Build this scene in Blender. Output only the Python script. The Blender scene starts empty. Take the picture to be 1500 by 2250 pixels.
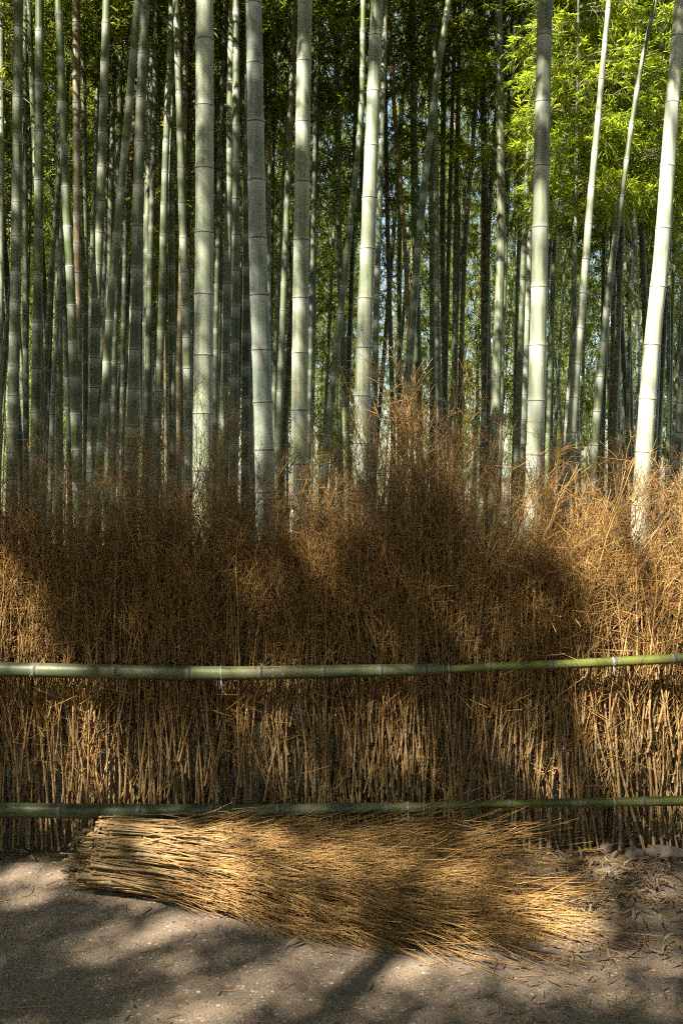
import bpy, math, random
import numpy as np
from mathutils import Vector, Matrix

rng = np.random.default_rng(7)
random.seed(7)
S = bpy.context.scene
COL = S.collection

# ------------------------------------------------------------------ camera, sky, sun, exposure
F = 2187.5            # focal length in photograph pixels (35 mm lens, 36 mm tall frame, 2250 px)
EYE = 1.55            # camera height
HZ = 1034.0           # photograph row of the horizon
cam_d = bpy.data.cameras.new('camera')
cam_d.sensor_fit = 'VERTICAL'; cam_d.sensor_height = 36; cam_d.lens = 35
cam_d.shift_y = -(1125 - HZ) / 2250
cam_d.clip_start = 0.05; cam_d.clip_end = 600
cam = bpy.data.objects.new('camera', cam_d); COL.objects.link(cam)
cam.location = (0, 0, EYE); cam.rotation_euler = (math.radians(90), 0, 0)
S.camera = cam

EL, AZ = math.radians(47), math.radians(40)      # sun height; angle to the left of straight behind the camera
SUN = np.array([-math.sin(AZ) * math.cos(EL), -math.cos(AZ) * math.cos(EL), math.sin(EL)])
W = bpy.data.worlds.new('World'); S.world = W; W.use_nodes = True
nt = W.node_tree; nt.nodes.clear()
sky = nt.nodes.new('ShaderNodeTexSky'); sky.sky_type = 'NISHITA'; sky.sun_disc = False
sky.sun_elevation = EL; sky.sun_rotation = math.atan2(SUN[0], SUN[1])
bgn = nt.nodes.new('ShaderNodeBackground'); bgn.inputs[1].default_value = 0.05
wo = nt.nodes.new('ShaderNodeOutputWorld')
nt.links.new(sky.outputs[0], bgn.inputs[0]); nt.links.new(bgn.outputs[0], wo.inputs[0])
sd = bpy.data.lights.new('sun', 'SUN'); sd.energy = 5.0; sd.angle = math.radians(0.53); sd.color = (1, .93, .81)
so = bpy.data.objects.new('sun', sd); COL.objects.link(so)
so.rotation_euler = Vector(SUN).to_track_quat('Z', 'Y').to_euler(); so.location = (-6, -8, 14)
S.view_settings.view_transform = 'Standard'; S.view_settings.look = 'None'
S.view_settings.exposure = 2.5; S.view_settings.gamma = 1
S.render.engine = 'CYCLES'
S.cycles.max_bounces = 5; S.cycles.diffuse_bounces = 3; S.cycles.transmission_bounces = 3; S.cycles.glossy_bounces = 2
S.cycles.use_adaptive_sampling = True; S.cycles.adaptive_threshold = .014
S.cycles.sample_clamp_indirect = 2; S.cycles.use_denoising = False; S.cycles.pixel_filter_type = 'BLACKMAN_HARRIS'; S.cycles.filter_width = 1.15

def at(px, py, Y):
    """photograph pixel at depth Y -> world point"""
    return np.array([(px - 750) / F * Y, Y, EYE - (py - HZ) / F * Y])

# ------------------------------------------------------------------ materials
def mat(name):
    m = bpy.data.materials.new(name); m.use_nodes = True
    n = m.node_tree; n.nodes.clear()
    out = n.nodes.new('ShaderNodeOutputMaterial')
    return m, n, out
def node(n, t, **kw):
    x = n.nodes.new(t)
    for k, v in kw.items():
        if k.startswith('i_'):
            x.inputs[int(k[2:])].default_value = v
        else: setattr(x, k, v)
    return x
def ramp(n, fac, stops, interp='LINEAR'):
    r = n.nodes.new('ShaderNodeValToRGB'); r.color_ramp.interpolation = interp
    el = r.color_ramp.elements
    while len(el) < len(stops): el.new(.5)
    for e, (p, c) in zip(el, stops):
        e.position = p; e.color = (*c, 1) if len(c) == 3 else c
    n.links.new(fac, r.inputs[0]); return r.outputs[0]
def mix(n, fac, a, b, mode='MIX'):
    m = n.nodes.new('ShaderNodeMix'); m.data_type = 'RGBA'; m.blend_type = mode
    for sock, v in ((m.inputs[0], fac), (m.inputs[6], a), (m.inputs[7], b)):
        if hasattr(v, 'links'): n.links.new(v, sock)
        else: sock.default_value = v if not isinstance(v, tuple) else (*v, 1)
    return m.outputs[2]
def math_(n, op, a, b=0.0, clamp=False):
    m = n.nodes.new('ShaderNodeMath'); m.operation = op; m.use_clamp = clamp
    for s, v in ((m.inputs[0], a), (m.inputs[1], b)):
        if hasattr(v, 'links'): n.links.new(v, s)
        else: s.default_value = v
    return m.outputs[0]
def noise(n, vec, scale, detail=3, rough=.55):
    t = n.nodes.new('ShaderNodeTexNoise'); t.inputs['Scale'].default_value = scale
    t.inputs['Detail'].default_value = detail; t.inputs['Roughness'].default_value = rough
    if vec is not None: n.links.new(vec, t.inputs['Vector'])
    return t.outputs[0]
def coords(n, which='Object', scale=(1, 1, 1)):
    tc = n.nodes.new('ShaderNodeTexCoord'); mp = n.nodes.new('ShaderNodeMapping')
    mp.inputs['Scale'].default_value = scale
    n.links.new(tc.outputs[which], mp.inputs[0]); return mp.outputs[0]
def principled(n, out, col, rough=.6, bump=None, bstr=.2, bdist=.01, spec=.4):
    p = n.nodes.new('ShaderNodeBsdfPrincipled')
    if hasattr(col, 'links'): n.links.new(col, p.inputs['Base Color'])
    else: p.inputs['Base Color'].default_value = (*col, 1)
    if hasattr(rough, 'links'): n.links.new(rough, p.inputs['Roughness'])
    else: p.inputs['Roughness'].default_value = rough
    p.inputs['Specular IOR Level'].default_value = spec
    if bump is not None:
        b = n.nodes.new('ShaderNodeBump'); b.inputs['Strength'].default_value = bstr; b.inputs['Distance'].default_value = bdist
        n.links.new(bump, b.inputs['Height']); n.links.new(b.outputs[0], p.inputs['Normal'])
    n.links.new(p.outputs[0], out.inputs[0]); return p
M = {}

# living culm: object colour + vertical fibre streaks + waxy bloom under nodes + lichen blotches
def culm_mat(name, rough=.42, spec=.4, horizontal=False):
    m, n, out = mat(name)
    oi = node(n, 'ShaderNodeObjectInfo')
    fib = coords(n, 'Object', (60, 60, 1.2) if not horizontal else (1.2, 60, 60))
    st = noise(n, fib, 1.0, 4, .6)
    blot = noise(n, coords(n, 'Object', (9, 9, 2.6) if not horizontal else (2.6, 9, 9)), 1.0, 4, .62)
    c = mix(n, ramp(n, st, [(.3, (.72, .72, .72)), (.7, (1.22, 1.22, 1.2))]), oi.outputs['Color'], (1, 1, 1), 'MULTIPLY')
    sc = n.nodes.new('ShaderNodeMix'); sc.data_type = 'RGBA'; sc.blend_type = 'MULTIPLY'; sc.inputs[0].default_value = 1
    n.links.new(oi.outputs['Color'], sc.inputs[6])
    n.links.new(ramp(n, st, [(.3, (.78, .76, .70)), (.72, (1.18, 1.18, 1.16))]), sc.inputs[7])
    c = sc.outputs[2]
    sc2 = n.nodes.new('ShaderNodeMix'); sc2.data_type = 'RGBA'; sc2.blend_type = 'MULTIPLY'; sc2.inputs[0].default_value = 1
    n.links.new(c, sc2.inputs[6])
    n.links.new(ramp(n, blot, [(.28, (.45, .5, .36)), (.46, (.9, .95, .85)), (.72, (1.25, 1.2, 1.1))]), sc2.inputs[7])
    c = sc2.outputs[2]
    lng = noise(n, coords(n, 'Object', (22, 22, .55) if not horizontal else (.55, 22, 22)), 1.0, 4, .6)
    sc3 = n.nodes.new('ShaderNodeMix'); sc3.data_type = 'RGBA'; sc3.blend_type = 'MULTIPLY'; sc3.inputs[0].default_value = 1
    n.links.new(c, sc3.inputs[6]); n.links.new(ramp(n, lng, [(.32, (.6, .62, .5)), (.5, (1, 1, 1)), (.7, (1.08, 1.12, .95))]), sc3.inputs[7])
    c = sc3.outputs[2]
    if horizontal: c = mix(n, ramp(n, blot, [(.55, (0, 0, 0)), (.68, (.55, .55, .55))]), c, (.15, .13, .08))
    at_ = node(n, 'ShaderNodeAttribute', attribute_name='bloom')
    c = mix(n, math_(n, 'MULTIPLY', at_.outputs['Fac'], .55), c, (.46, .48, .42))
    li = noise(n, coords(n, 'Object', (34, 34, 22)), 1.0, 3, .7)
    lm = ramp(n, li, [(.66, (0, 0, 0)), (.72, (1, 1, 1))])
    li2 = math_(n, 'MULTIPLY', lm, ramp(n, blot, [(.5, (0, 0, 0)), (.65, (.7, .7, .7))]))
    c = mix(n, li2, c, (.52, .52, .45))
    sp = noise(n, coords(n, 'Object', (70, 70, 55)), 1.0, 2, .5)
    c = mix(n, ramp(n, sp, [(.72, (0, 0, 0)), (.76, (.5, .5, .5))]), c, (.06, .05, .03))
    principled(n, out, c, rough, st, .12, .004, spec)
    return m
M['culm'] = culm_mat('bamboo_culm')
M['rail'] = culm_mat('rail_culm', .46, .35, True)

def simple(name, a, b, scale=30, rough=.7, spec=.3, bstr=.3):
    m, n, out = mat(name)
    f = noise(n, coords(n), scale, 4, .6)
    principled(n, out, ramp(n, f, [(.3, a), (.7, b)]), rough, f, bstr, .004, spec); M[name] = m
simple('node_scar', (.05, .04, .028), (.15, .12, .08), 60)
simple('node_pale', (.33, .31, .25), (.5, .48, .4), 60)
simple('rail_node', (.04, .036, .026), (.12, .10, .075), 80)
simple('cut_end', (.42, .36, .22), (.6, .52, .36), 90)
simple('wire', (.24, .25, .27), (.4, .41, .43), 20, .4)
simple('stone', (.09, .07, .055), (.2, .165, .13), 14, .9)

# dry brush: pale olive stalks turning to red-brown fine twigs
m, n, out = mat('dry_brush')
ge = node(n, 'ShaderNodeNewGeometry'); oi = node(n, 'ShaderNodeObjectInfo')
tn = node(n, 'ShaderNodeAttribute', attribute_name='tone')
isl = ge.outputs['Random Per Island']
stalk = ramp(n, isl, [(0, (.10, .085, .037)), (.25, (.165, .122, .055)), (.5, (.205, .138, .063)), (.8, (.26, .172, .082)), (1, (.13, .068, .028))])
twig = ramp(n, isl, [(0, (.13, .068, .019)), (.4, (.295, .155, .042)), (.75, (.42, .238, .07)), (1, (.48, .32, .12))])
c = mix(n, tn.outputs['Fac'], stalk, twig)
nz = noise(n, coords(n, 'Object', (25, 25, 25)), 1.0, 3, .6)
v = n.nodes.new('ShaderNodeMix'); v.data_type = 'RGBA'; v.blend_type = 'MULTIPLY'; v.inputs[0].default_value = 1
n.links.new(c, v.inputs[6]); n.links.new(ramp(n, nz, [(.3, (.65, .62, .55)), (.7, (1.2, 1.2, 1.2))]), v.inputs[7])
principled(n, out, v.outputs[2], .55, None, spec=.35); M['brush'] = m

def leaf_mat(name, cols, tcols, tr=.5):
    m, n, out = mat(name)
    ge = node(n, 'ShaderNodeNewGeometry')
    isl = ge.outputs['Random Per Island']
    d = n.nodes.new('ShaderNodeBsdfPrincipled'); d.inputs['Roughness'].default_value = .45
    d.inputs['Specular IOR Level'].default_value = .2
    n.links.new(ramp(n, isl, cols), d.inputs['Base Color'])
    t = n.nodes.new('ShaderNodeBsdfTranslucent'); n.links.new(ramp(n, isl, tcols), t.inputs[0])
    mx = n.nodes.new('ShaderNodeMixShader'); mx.inputs[0].default_value = tr
    n.links.new(d.outputs[0], mx.inputs[1]); n.links.new(t.outputs[0], mx.inputs[2]); n.links.new(mx.outputs[0], out.inputs[0])
    M[name] = m
leaf_mat('leaf', [(0, (.04, .075, .01)), (.55, (.07, .11, .013)), (.9, (.11, .14, .016)), (1, (.17, .14, .03))],
         [(0, (.16, .25, .018)), (.6, (.32, .38, .022)), (1, (.5, .45, .05))])

leaf_mat('sunlit_leaf', [(0, (.09, .14, .015)), (.55, (.15, .19, .02)), (1, (.24, .24, .03))],  # yellower, more translucent copy of leaf; sunlit glow put into the colour
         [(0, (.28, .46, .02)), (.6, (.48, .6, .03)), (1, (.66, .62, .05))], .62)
m, n, out = mat('dry_leaf')
ge = node(n, 'ShaderNodeNewGeometry'); oi = node(n, 'ShaderNodeObjectInfo')
f = math_(n, 'FRACT', math_(n, 'ADD', ge.outputs['Random Per Island'], oi.outputs['Random']))
c = ramp(n, f, [(0, (.1, .066, .034)), (.4, (.18, .125, .066)), (.8, (.26, .195, .115)), (1, (.2, .105, .036))])
fv = noise(n, coords(n, 'Object', (10, 90, 30)), 1, 3, .6)
cc = n.nodes.new('ShaderNodeMix'); cc.data_type = 'RGBA'; cc.blend_type = 'MULTIPLY'; cc.inputs[0].default_value = 1
n.links.new(c, cc.inputs[6]); n.links.new(ramp(n, fv, [(.3, (.7, .7, .68)), (.7, (1.15, 1.15, 1.15))]), cc.inputs[7])
principled(n, out, cc.outputs[2], .6, None, spec=.3); M['dry_leaf'] = m

# exposed aggregate concrete of the path
m, n, out = mat('aggregate_path')
co = coords(n)
big = noise(n, co, 1.3, 5, .6); fine = noise(n, co, 260, 3, .7); med = noise(n, co, 22, 5, .65)
base = ramp(n, med, [(.25, (.135, .096, .062)), (.55, (.2, .148, .1)), (.8, (.245, .187, .13))])
base = mix(n, .55, base, ramp(n, fine, [(.3, (.095, .068, .044)), (.7, (.275, .21, .148))]))
dirt = ramp(n, big, [(.4, (0, 0, 0)), (.65, (.75, .75, .75))])
base = mix(n, dirt, base, (.14, .1, .062))
def pebbles(scale, r, seed):
    vo = n.nodes.new('ShaderNodeTexVoronoi'); vo.inputs['Scale'].default_value = scale
    mp = n.nodes.new('ShaderNodeMapping'); mp.inputs['Location'].default_value = (seed, seed * 2.3, 0)
    n.links.new(co, mp.inputs[0]); n.links.new(mp.outputs[0], vo.inputs['Vector'])
    sep = n.nodes.new('ShaderNodeSeparateColor'); n.links.new(vo.outputs['Color'], sep.inputs[0])
    rad = math_(n, 'MULTIPLY', sep.outputs[0], r)
    msk = math_(n, 'MULTIPLY', math_(n, 'SUBTRACT', rad, vo.outputs['Distance']), 18, True)
    colr = ramp(n, sep.outputs[1], [(0, (.035, .035, .04)), (.3, (.085, .08, .08)), (.48, (.2, .15, .11)), (.62, (.3, .17, .09)),
                                    (.74, (.3, .28, .25)), (.88, (.48, .45, .4)), (1, (.62, .6, .56))], 'CONSTANT')
    return msk, colr
h = fine
for sc_, r_, sd_, pk_ in ((64, .52, 1.7, .5), (120, .5, 5.1, .55), (40, .3, 9.2, .75), (210, .5, 3.3, .45)):
    msk, colr = pebbles(sc_, r_, sd_)
    base = mix(n, math_(n, 'MULTIPLY', msk, pk_), base, colr)
    h = math_(n, 'ADD', h, math_(n, 'MULTIPLY', msk, .8))
principled(n, out, base, .82, h, .55, .004, .25); M['path'] = m

m, n, out = mat('forest_floor')
co = coords(n)
a = noise(n, co, 5, 6, .65); b = noise(n, co, 60, 4, .7)
base = mix(n, .5, ramp(n, a, [(.3, (.05, .035, .02)), (.7, (.15, .11, .065))]), ramp(n, b, [(.3, (.04, .03, .018)), (.7, (.2, .15, .09))]))
principled(n, out, base, .9, b, .7, .02, .2); M['floor'] = m

# ------------------------------------------------------------------ numpy geometry helpers
def unit(v):
    return v / np.maximum(np.linalg.norm(v, axis=-1, keepdims=True), 1e-9)
class Geo:
    """a soup of tubes and leaves that becomes ONE mesh"""
    def __init__(s): s.v = []; s.q = []; s.t = []; s.tone = []; s.n = 0
    def add(s, v, q=None, t=None, tone=0.0):
        if q is not None: s.q.append(q + s.n)
        if t is not None: s.t.append(t + s.n)
        s.v.append(v); s.tone.append(np.broadcast_to(np.asarray(tone, float), (len(v),)).copy()); s.n += len(v)
    def tubes(s, P, R, sides, tone=0.0):
        P = np.asarray(P, float); R = np.asarray(R, float)
        if P.ndim == 2: P = P[None]; R = R[None]
        N, k, _ = P.shape
        if N == 0: return
        T = np.empty_like(P); T[:, 1:-1] = P[:, 2:] - P[:, :-2]; T[:, 0] = P[:, 1] - P[:, 0]; T[:, -1] = P[:, -1] - P[:, -2]
        T = unit(T)
        mean = unit(P[:, -1] - P[:, 0])
        ref = np.zeros((N, 3)); ref[np.arange(N), np.argmin(np.abs(mean), 1)] = 1
        a = unit(np.cross(T, ref[:, None, :])); b = np.cross(T, a)
        ang = np.arange(sides) * 2 * np.pi / sides
        V = P[:, :, None] + R[:, :, None, None] * (np.cos(ang)[:, None] * a[:, :, None] + np.sin(ang)[:, None] * b[:, :, None])
        i = np.arange(N)[:, None, None] * k * sides; j = np.arange(k - 1)[None, :, None] * sides
        f = np.arange(sides)[None, None, :]; g = (f + 1) % sides
        q = np.stack([i + j + f, i + j + g, i + j + sides + g, i + j + sides + f], -1).reshape(-1, 4)
        tone = np.asarray(tone, float)
        if tone.ndim == 1 and len(tone) == N: tone = np.repeat(tone, k * sides)
        elif tone.ndim == 2: tone = np.repeat(tone.reshape(-1), sides)
        s.add(V.reshape(-1, 3), q=q, tone=tone)
    def leaves(s, base, d, nrm, L, Wd):
        d = unit(d); side = unit(np.cross(d, nrm)); up = np.cross(side, d)
        L = L[:, None]; Wd = Wd[:, None]
        mid = base + d * L * .36
        tip = base + d * L - up * L * .12
        V = np.stack([base, mid + side * Wd * .5 + up * Wd * .16, tip, mid - side * Wd * .5 + up * Wd * .16], 1)
        i = np.arange(len(base))[:, None] * 4
        t = np.concatenate([i + [0, 1, 2], i + [0, 2, 3]], 0)
        s.add(V.reshape(-1, 3), t=t)
    def arrays(s):
        v = np.concatenate(s.v) if s.v else np.zeros((0, 3))
        q = np.concatenate(s.q) if s.q else np.zeros((0, 4), int)
        t = np.concatenate(s.t) if s.t else np.zeros((0, 3), int)
        return v, q, t, np.concatenate(s.tone)
    def mesh(s, name, material, attr='tone', smooth=True, origin=None):
        return mesh_from(name, *s.arrays(), material, attr, smooth, origin)
def mesh_from(name, v, q, t, tone, material, attr='tone', smooth=True, origin=None):
    if origin is not None: v = v - np.asarray(origin)
    me = bpy.data.meshes.new(name)
    me.vertices.add(len(v)); me.vertices.foreach_set('co', v.astype(np.float32).ravel())
    nl = len(q) * 4 + len(t) * 3
    me.loops.add(nl); me.loops.foreach_set('vertex_index', np.concatenate([q.ravel(), t.ravel()]).astype(np.int32))
    me.polygons.add(len(q) + len(t))
    st = np.concatenate([np.arange(len(q)) * 4, len(q) * 4 + np.arange(len(t)) * 3]).astype(np.int32)
    me.polygons.foreach_set('loop_start', st)
    me.polygons.foreach_set('use_smooth', np.full(len(q) + len(t), smooth))
    me.materials.append(material)
    if attr:
        a = me.attributes.new(attr, 'FLOAT', 'POINT'); a.data.foreach_set('value', tone.astype(np.float32))
    me.update(calc_edges=True); return me
def link(name, me, parent=None, loc=(0, 0, 0), rot=None, scale=None, mw=None):
    o = bpy.data.objects.new(name, me); COL.objects.link(o)
    if mw is not None: o.matrix_basis = mw
    else:
        o.location = loc
        if rot is not None: o.rotation_euler = rot
        if scale is not None: o.scale = scale
    if parent is not None: o.parent = parent
    return o
def tag(o, label=None, cat=None, group=None, kind=None):
    for k, v in (('label', label), ('category', cat), ('group', group), ('kind', kind)):
        if v: o[k] = v
    return o

# ------------------------------------------------------------------ ground
def sheet(name, x0, x1, y0, y1, z, nx, ny, material, amp=0, f=1.0, edge=0):
    xs = np.linspace(x0, x1, nx); ys = np.linspace(y0, y1, ny)
    X, Y = np.meshgrid(xs, ys)
    if edge:
        Y[-1] += edge * (np.sin(xs * 5.1) + .6 * np.sin(xs * 13.7 + 1) + .4 * np.sin(xs * 31)) ; Y[-2] = (Y[-1] + Y[-3]) / 2
    Z = z + amp * (np.sin(X * f * 1.7 + 1) * np.sin(Y * f * 1.3) + .5 * np.sin(X * f * 3.9 + Y * f * 3.1))
    v = np.stack([X, Y, Z], -1).reshape(-1, 3)
    i = (np.arange(ny - 1)[:, None] * nx + np.arange(nx - 1)).ravel()
    q = np.stack([i, i + 1, i + nx + 1, i + nx], -1)
    o = link(name, mesh_from(name, v, q, np.zeros((0, 3), int), np.zeros(len(v)), material))
    return tag(o, kind='structure')
sheet('ground', -150, 150, -100, 200, -.012, 60, 60, M['floor'])
sheet('path', -14, 14, -1.6, 3.93, 0.0, 160, 60, M['path'], edge=.035)

# ------------------------------------------------------------------ where sunlight comes through the leaves overhead
# (x0, y0, x1, y1, radius, strength, depth): gaps cut in the roof of leaves by following the sun back
# from the patches of light the photograph shows; depth None = the ground
SHAFTS = [
    (1478, 230, 1400, 1200, 36, .97, 5.8), (1492, 0, 1484, 160, 25, .3, 5.8),
    (1188, 470, 1168, 1160, 34, .95, 5.7), (1194, 180, 1192, 290, 24, .6, 5.7),
    (1337, -40, 1288, 520, 34, .92, 7.9), (1437, 0, 1395, 240, 28, .7, 8.6),
    (1320, 700, 1300, 1080, 26, .7, 8.2),
    (824, 180, 803, 660, 26, .93, 6.0), (800, 700, 790, 1080, 26, .7, 6.0), (828, 0, 826, 90, 20, .5, 6.0),
    (668, 120, 662, 330, 24, .8, 6.3), (650, 560, 645, 1010, 22, .8, 6.3), (645, 1020, 640, 1180, 20, .7, 6.3),
    (548, 0, 548, 170, 14, .8, 5.6), (556, 600, 572, 1120, 20, .8, 5.6),
    (448, -30, 446, 330, 30, .56, 5.4), (446, 330, 446, 720, 28, .5, 5.4), (440, 880, 436, 1180, 34, .6, 5.4),
    (284, 640, 278, 900, 12, .8, 7.4), (208, 170, 204, 480, 16, .8, 9.2), (250, 0, 246, 460, 14, .7, 10), (84, 0, 84, 60, 16, .7, 8),
    (20, 640, 12, 960, 12, .6, 7.6), (150, 480, 152, 620, 14, .4, 7.8), (395, 200, 400, 560, 18, .4, 8.2),
    (1180, 40, 1480, 40, 70, .85, 9), (1200, 240, 1480, 230, 80, .9, 9), (1200, 400, 1450, 380, 50, .8, 9),
    (945, 120, 960, 320, 20, .5, 11), (1050, 160, 1010, 600, 40, .6, 12), (700, 300, 690, 560, 20, .6, 10), (1000, 500, 990, 900, 30, .5, 12),
    (1000, 80, 1110, 320, 80, .6, 12), (600, 80, 620, 320, 50, .6, 12), (730, 120, 760, 420, 60, .6, 13), (480, 120, 490, 300, 30, .6, 12), (860, 250, 880, 420, 40, .6, 13), (100, 150, 120, 420, 40, .6, 12),
    # brush fence
    (690, 1090, 760, 1170, 55, .5, 4.15), (880, 950, 1080, 1090, 75, .5, 4.2), (1180, 1140, 1340, 1250, 75, .6, 4.12), (40, 1010, 240, 1060, 40, .25, 4.2),
    (500, 1520, 540, 1610, 34, .6, 4.02), (830, 1570, 1000, 1700, 50, .36, 4.02), (560, 1660, 760, 1730, 40, .32, 4.02), (240, 1620, 420, 1730, 46, .25, 4.02),
    (1080, 1580, 1200, 1700, 45, .3, 4.02), (430, 1150, 520, 1200, 30, .25, 4.15), (300, 1230, 420, 1260, 22, .3, 4.05), (880, 1250, 1010, 1420, 30, .22, 4.03),
    (1460, 1060, 1500, 1330, 95, .85, 4.15), (1260, 1080, 1330, 1260, 70, .5, 4.15), (1130, 1150, 1100, 1250, 60, .25, 4.15),
    (930, 880, 1040, 900, 55, .8, 4.3), (760, 1130, 690, 1130, 50, .25, 4.2), (1480, 1380, 1430, 1480, 70, .85, 4.05),
    (20, 1270, 95, 1440, 34, .75, 4.05), (90, 1470, 150, 1476, 30, .55, 3.95),
    (130, 1520, 200, 1680, 42, .9, 4.02), (60, 1540, 60, 1640, 30, .3, 4.02), (510, 1520, 520, 1600, 34, .4, 4.02),
    (1320, 1500, 1400, 1640, 34, .75, 4.02), (1440, 1500, 1490, 1660, 40, .9, 4.02), (840, 1640, 1000, 1700, 50, .25, 4.02),
    (560, 1680, 760, 1700, 40, .22, 4.02), (600, 1780, 1000, 1778, 14, .3, 3.95),
    # bundle and path
    (480, 1930, 1180, 1960, 120, .43, 3.6), (250, 1620, 1150, 1640, 95, .32, 4.03), (450, 2150, 1100, 2200, 60, .2, None),
    (195, 1815, 320, 1850, 30, .7, 3.75), (330, 1860, 500, 1880, 34, .75, 3.65), (180, 1930, 300, 1975, 22, .6, 3.65),
    (300, 1980, 360, 2010, 24, .6, 3.6), (700, 1930, 900, 1980, 40, .22, 3.5),
    (1080, 1850, 1160, 1800, 34, .6, 3.85), (1130, 1880, 1210, 1920, 26, .4, 3.75), (1160, 1970, 1200, 1990, 26, .5, None), (1240, 2020, 1290, 2050, 34, .9, None),
    (0, 1925, 130, 1915, 26, .5, None), (0, 1975, 60, 1970, 24, .4, None), (380, 2035, 500, 2015, 30, .62, None),
    (240, 2090, 420, 2150, 60, .3, None), (350, 2200, 470, 2240, 60, .35, None), (820, 2110, 1000, 2160, 50, .45, None), (560, 2150, 640, 2200, 50, .3, None),
    (1470, 1865, 1500, 1860, 40, .4, None), (1330, 1950, 1480, 1930, 60, .42, None), (1050, 2150, 1400, 2130, 55, .38, None),
]
def litness(P):
    """probability that the leaf at P is left out to let the sun through"""
    out = np.zeros(len(P))
    for x0, y0, x1, y1, r, s, D in SHAFTS:
        t = (D - P[:, 1]) / -SUN[1] if D is not None else P[:, 2] / SUN[2]
        Q = P - SUN * t[:, None]
        Yq = np.maximum(Q[:, 1], .3)
        px = 750 + Q[:, 0] / Yq * F; py = HZ + (EYE - Q[:, 2]) / Yq * F
        dx, dy = x1 - x0, y1 - y0; ll = dx * dx + dy * dy + 1e-6
        u = np.clip(((px - x0) * dx + (py - y0) * dy) / ll, 0, 1)
        dd = np.hypot(px - x0 - u * dx, py - y0 - u * dy)
        w = np.clip((r * 1.6 - dd) / (r * 1.1), 0, 1) * max(0, 1 + math.log(s) / (5 if s > .6 else 2.9))
        w[t < -.2] = 0
        out = np.maximum(out, w)
    return out

def leaf_keep(b, d, L, r):
    d = unit(d); l = np.maximum(litness(b), np.maximum(litness(b + d * L[:, None] * .5), litness(b + d * L[:, None])))
    return r.uniform(0, 1, len(b)) > l
# ------------------------------------------------------------------ bamboo
NODE_MESH = {}
def node_mesh(mname):
    if mname not in NODE_MESH:
        g = Geo()
        P = np.array([[0, 0, z] for z in (-1, -.75, -.2, .2, .6, 1)]); R = np.array([.985, 1.03, 1.045, 1.01, 1.045, .985])
        g.tubes(P, R, 20); NODE_MESH[mname] = g.mesh('node', M[mname])
    return NODE_MESH[mname]

def culm_axis(pts, Y0, depth_lean=0.0, H=12.5):
    W_ = np.array([at(x, y, Y0) for x, y in sorted(pts, key=lambda p: -p[1])])
    a, b = W_[0], W_[1]
    if a[2] > 0:
        slope = (b - a) / (b[2] - a[2]) ; base = a - slope * a[2] * np.array([.75, .75, 1]); base[2] = -.03
        W_ = np.vstack([base, W_])
    a, b = W_[-2], W_[-1]
    sl = (b - a) / max(b[2] - a[2], .05)
    z = W_[-1][2]; cur = W_[-1].copy()
    while cur[2] < H:
        st = 1.2
        cur = cur + np.array([sl[0] * st, 0, st]); sl = sl * 1.02
        W_ = np.vstack([W_, cur])
    W_[:, 1] += depth_lean * (np.maximum(W_[:, 2], 0) / 5.0) ** 1.5 * .5
    # resample smoothly
    zs = W_[:, 2]
    zz = np.linspace(zs[0], zs[-1], 90)
    X = np.interp(zz, zs, W_[:, 0]); Yv = np.interp(zz, zs, W_[:, 1])
    k = np.array([1, 2, 3, 2, 1]) / 9
    Xs = np.convolve(np.pad(X, 2, mode='reflect', reflect_type='odd'), k, 'valid'); Ys = np.convolve(np.pad(Yv, 2, mode='reflect', reflect_type='odd'), k, 'valid')
    return np.stack([Xs, Ys, zz], -1)

def culm_mesh(name, axis, rad_of_z, nodes_z, sides, origin, fine=True, ztop=99):
    """one continuous culm: swollen ridges at the nodes, a slight groove above each"""
    z0, z1 = axis[0, 2], axis[-1, 2]
    zs = [z0]; rs = [1.0]; bl = [0.0]
    nz = [z for z in nodes_z if z0 + .05 < z < z1 - .05]
    prev = z0
    nz = [z for z in nz if z < ztop] + [z for z in np.arange(ztop + .4, z1 - .05, .9)]
    for z in nz:
        g = z - prev
        if not fine or z > ztop:
            zs += [z - .06, z - .012, z, z + .014]; rs += [.985, .99, 1.07, .985]; bl += [.02, .5, .6, 0]; prev = z; continue
        for f in (.3, .62): zs.append(prev + g * f); rs.append(.985); bl.append(.0)
        zs += [z - min(.09, g * .28), z - .022, z - .008, z - .003, z + .003, z + .012, z + .035]
        rs += [.99, 1.0, 1.045, 1.06, 1.03, 1.025, .985]
        bl += [.3, .85, 1, .3, .7, .35, 0]
        prev = z
    zs += [prev + (z1 - prev) * .5, z1]; rs += [.98, .95]; bl += [0, 0]
    zs = np.array(zs); order = np.argsort(zs, kind='stable'); zs = zs[order]; rs = np.array(rs)[order]; bl = np.array(bl)[order]
    P = np.stack([np.interp(zs, axis[:, 2], axis[:, 0]), np.interp(zs, axis[:, 2], axis[:, 1]), zs], -1)
    R = np.array([rad_of_z(z) for z in zs]) * rs
    g = Geo(); g.tubes(P[None], R[None], sides, tone=bl[None])
    return g.mesh('culm', M['culm'], 'bloom', origin=origin), nz

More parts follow.
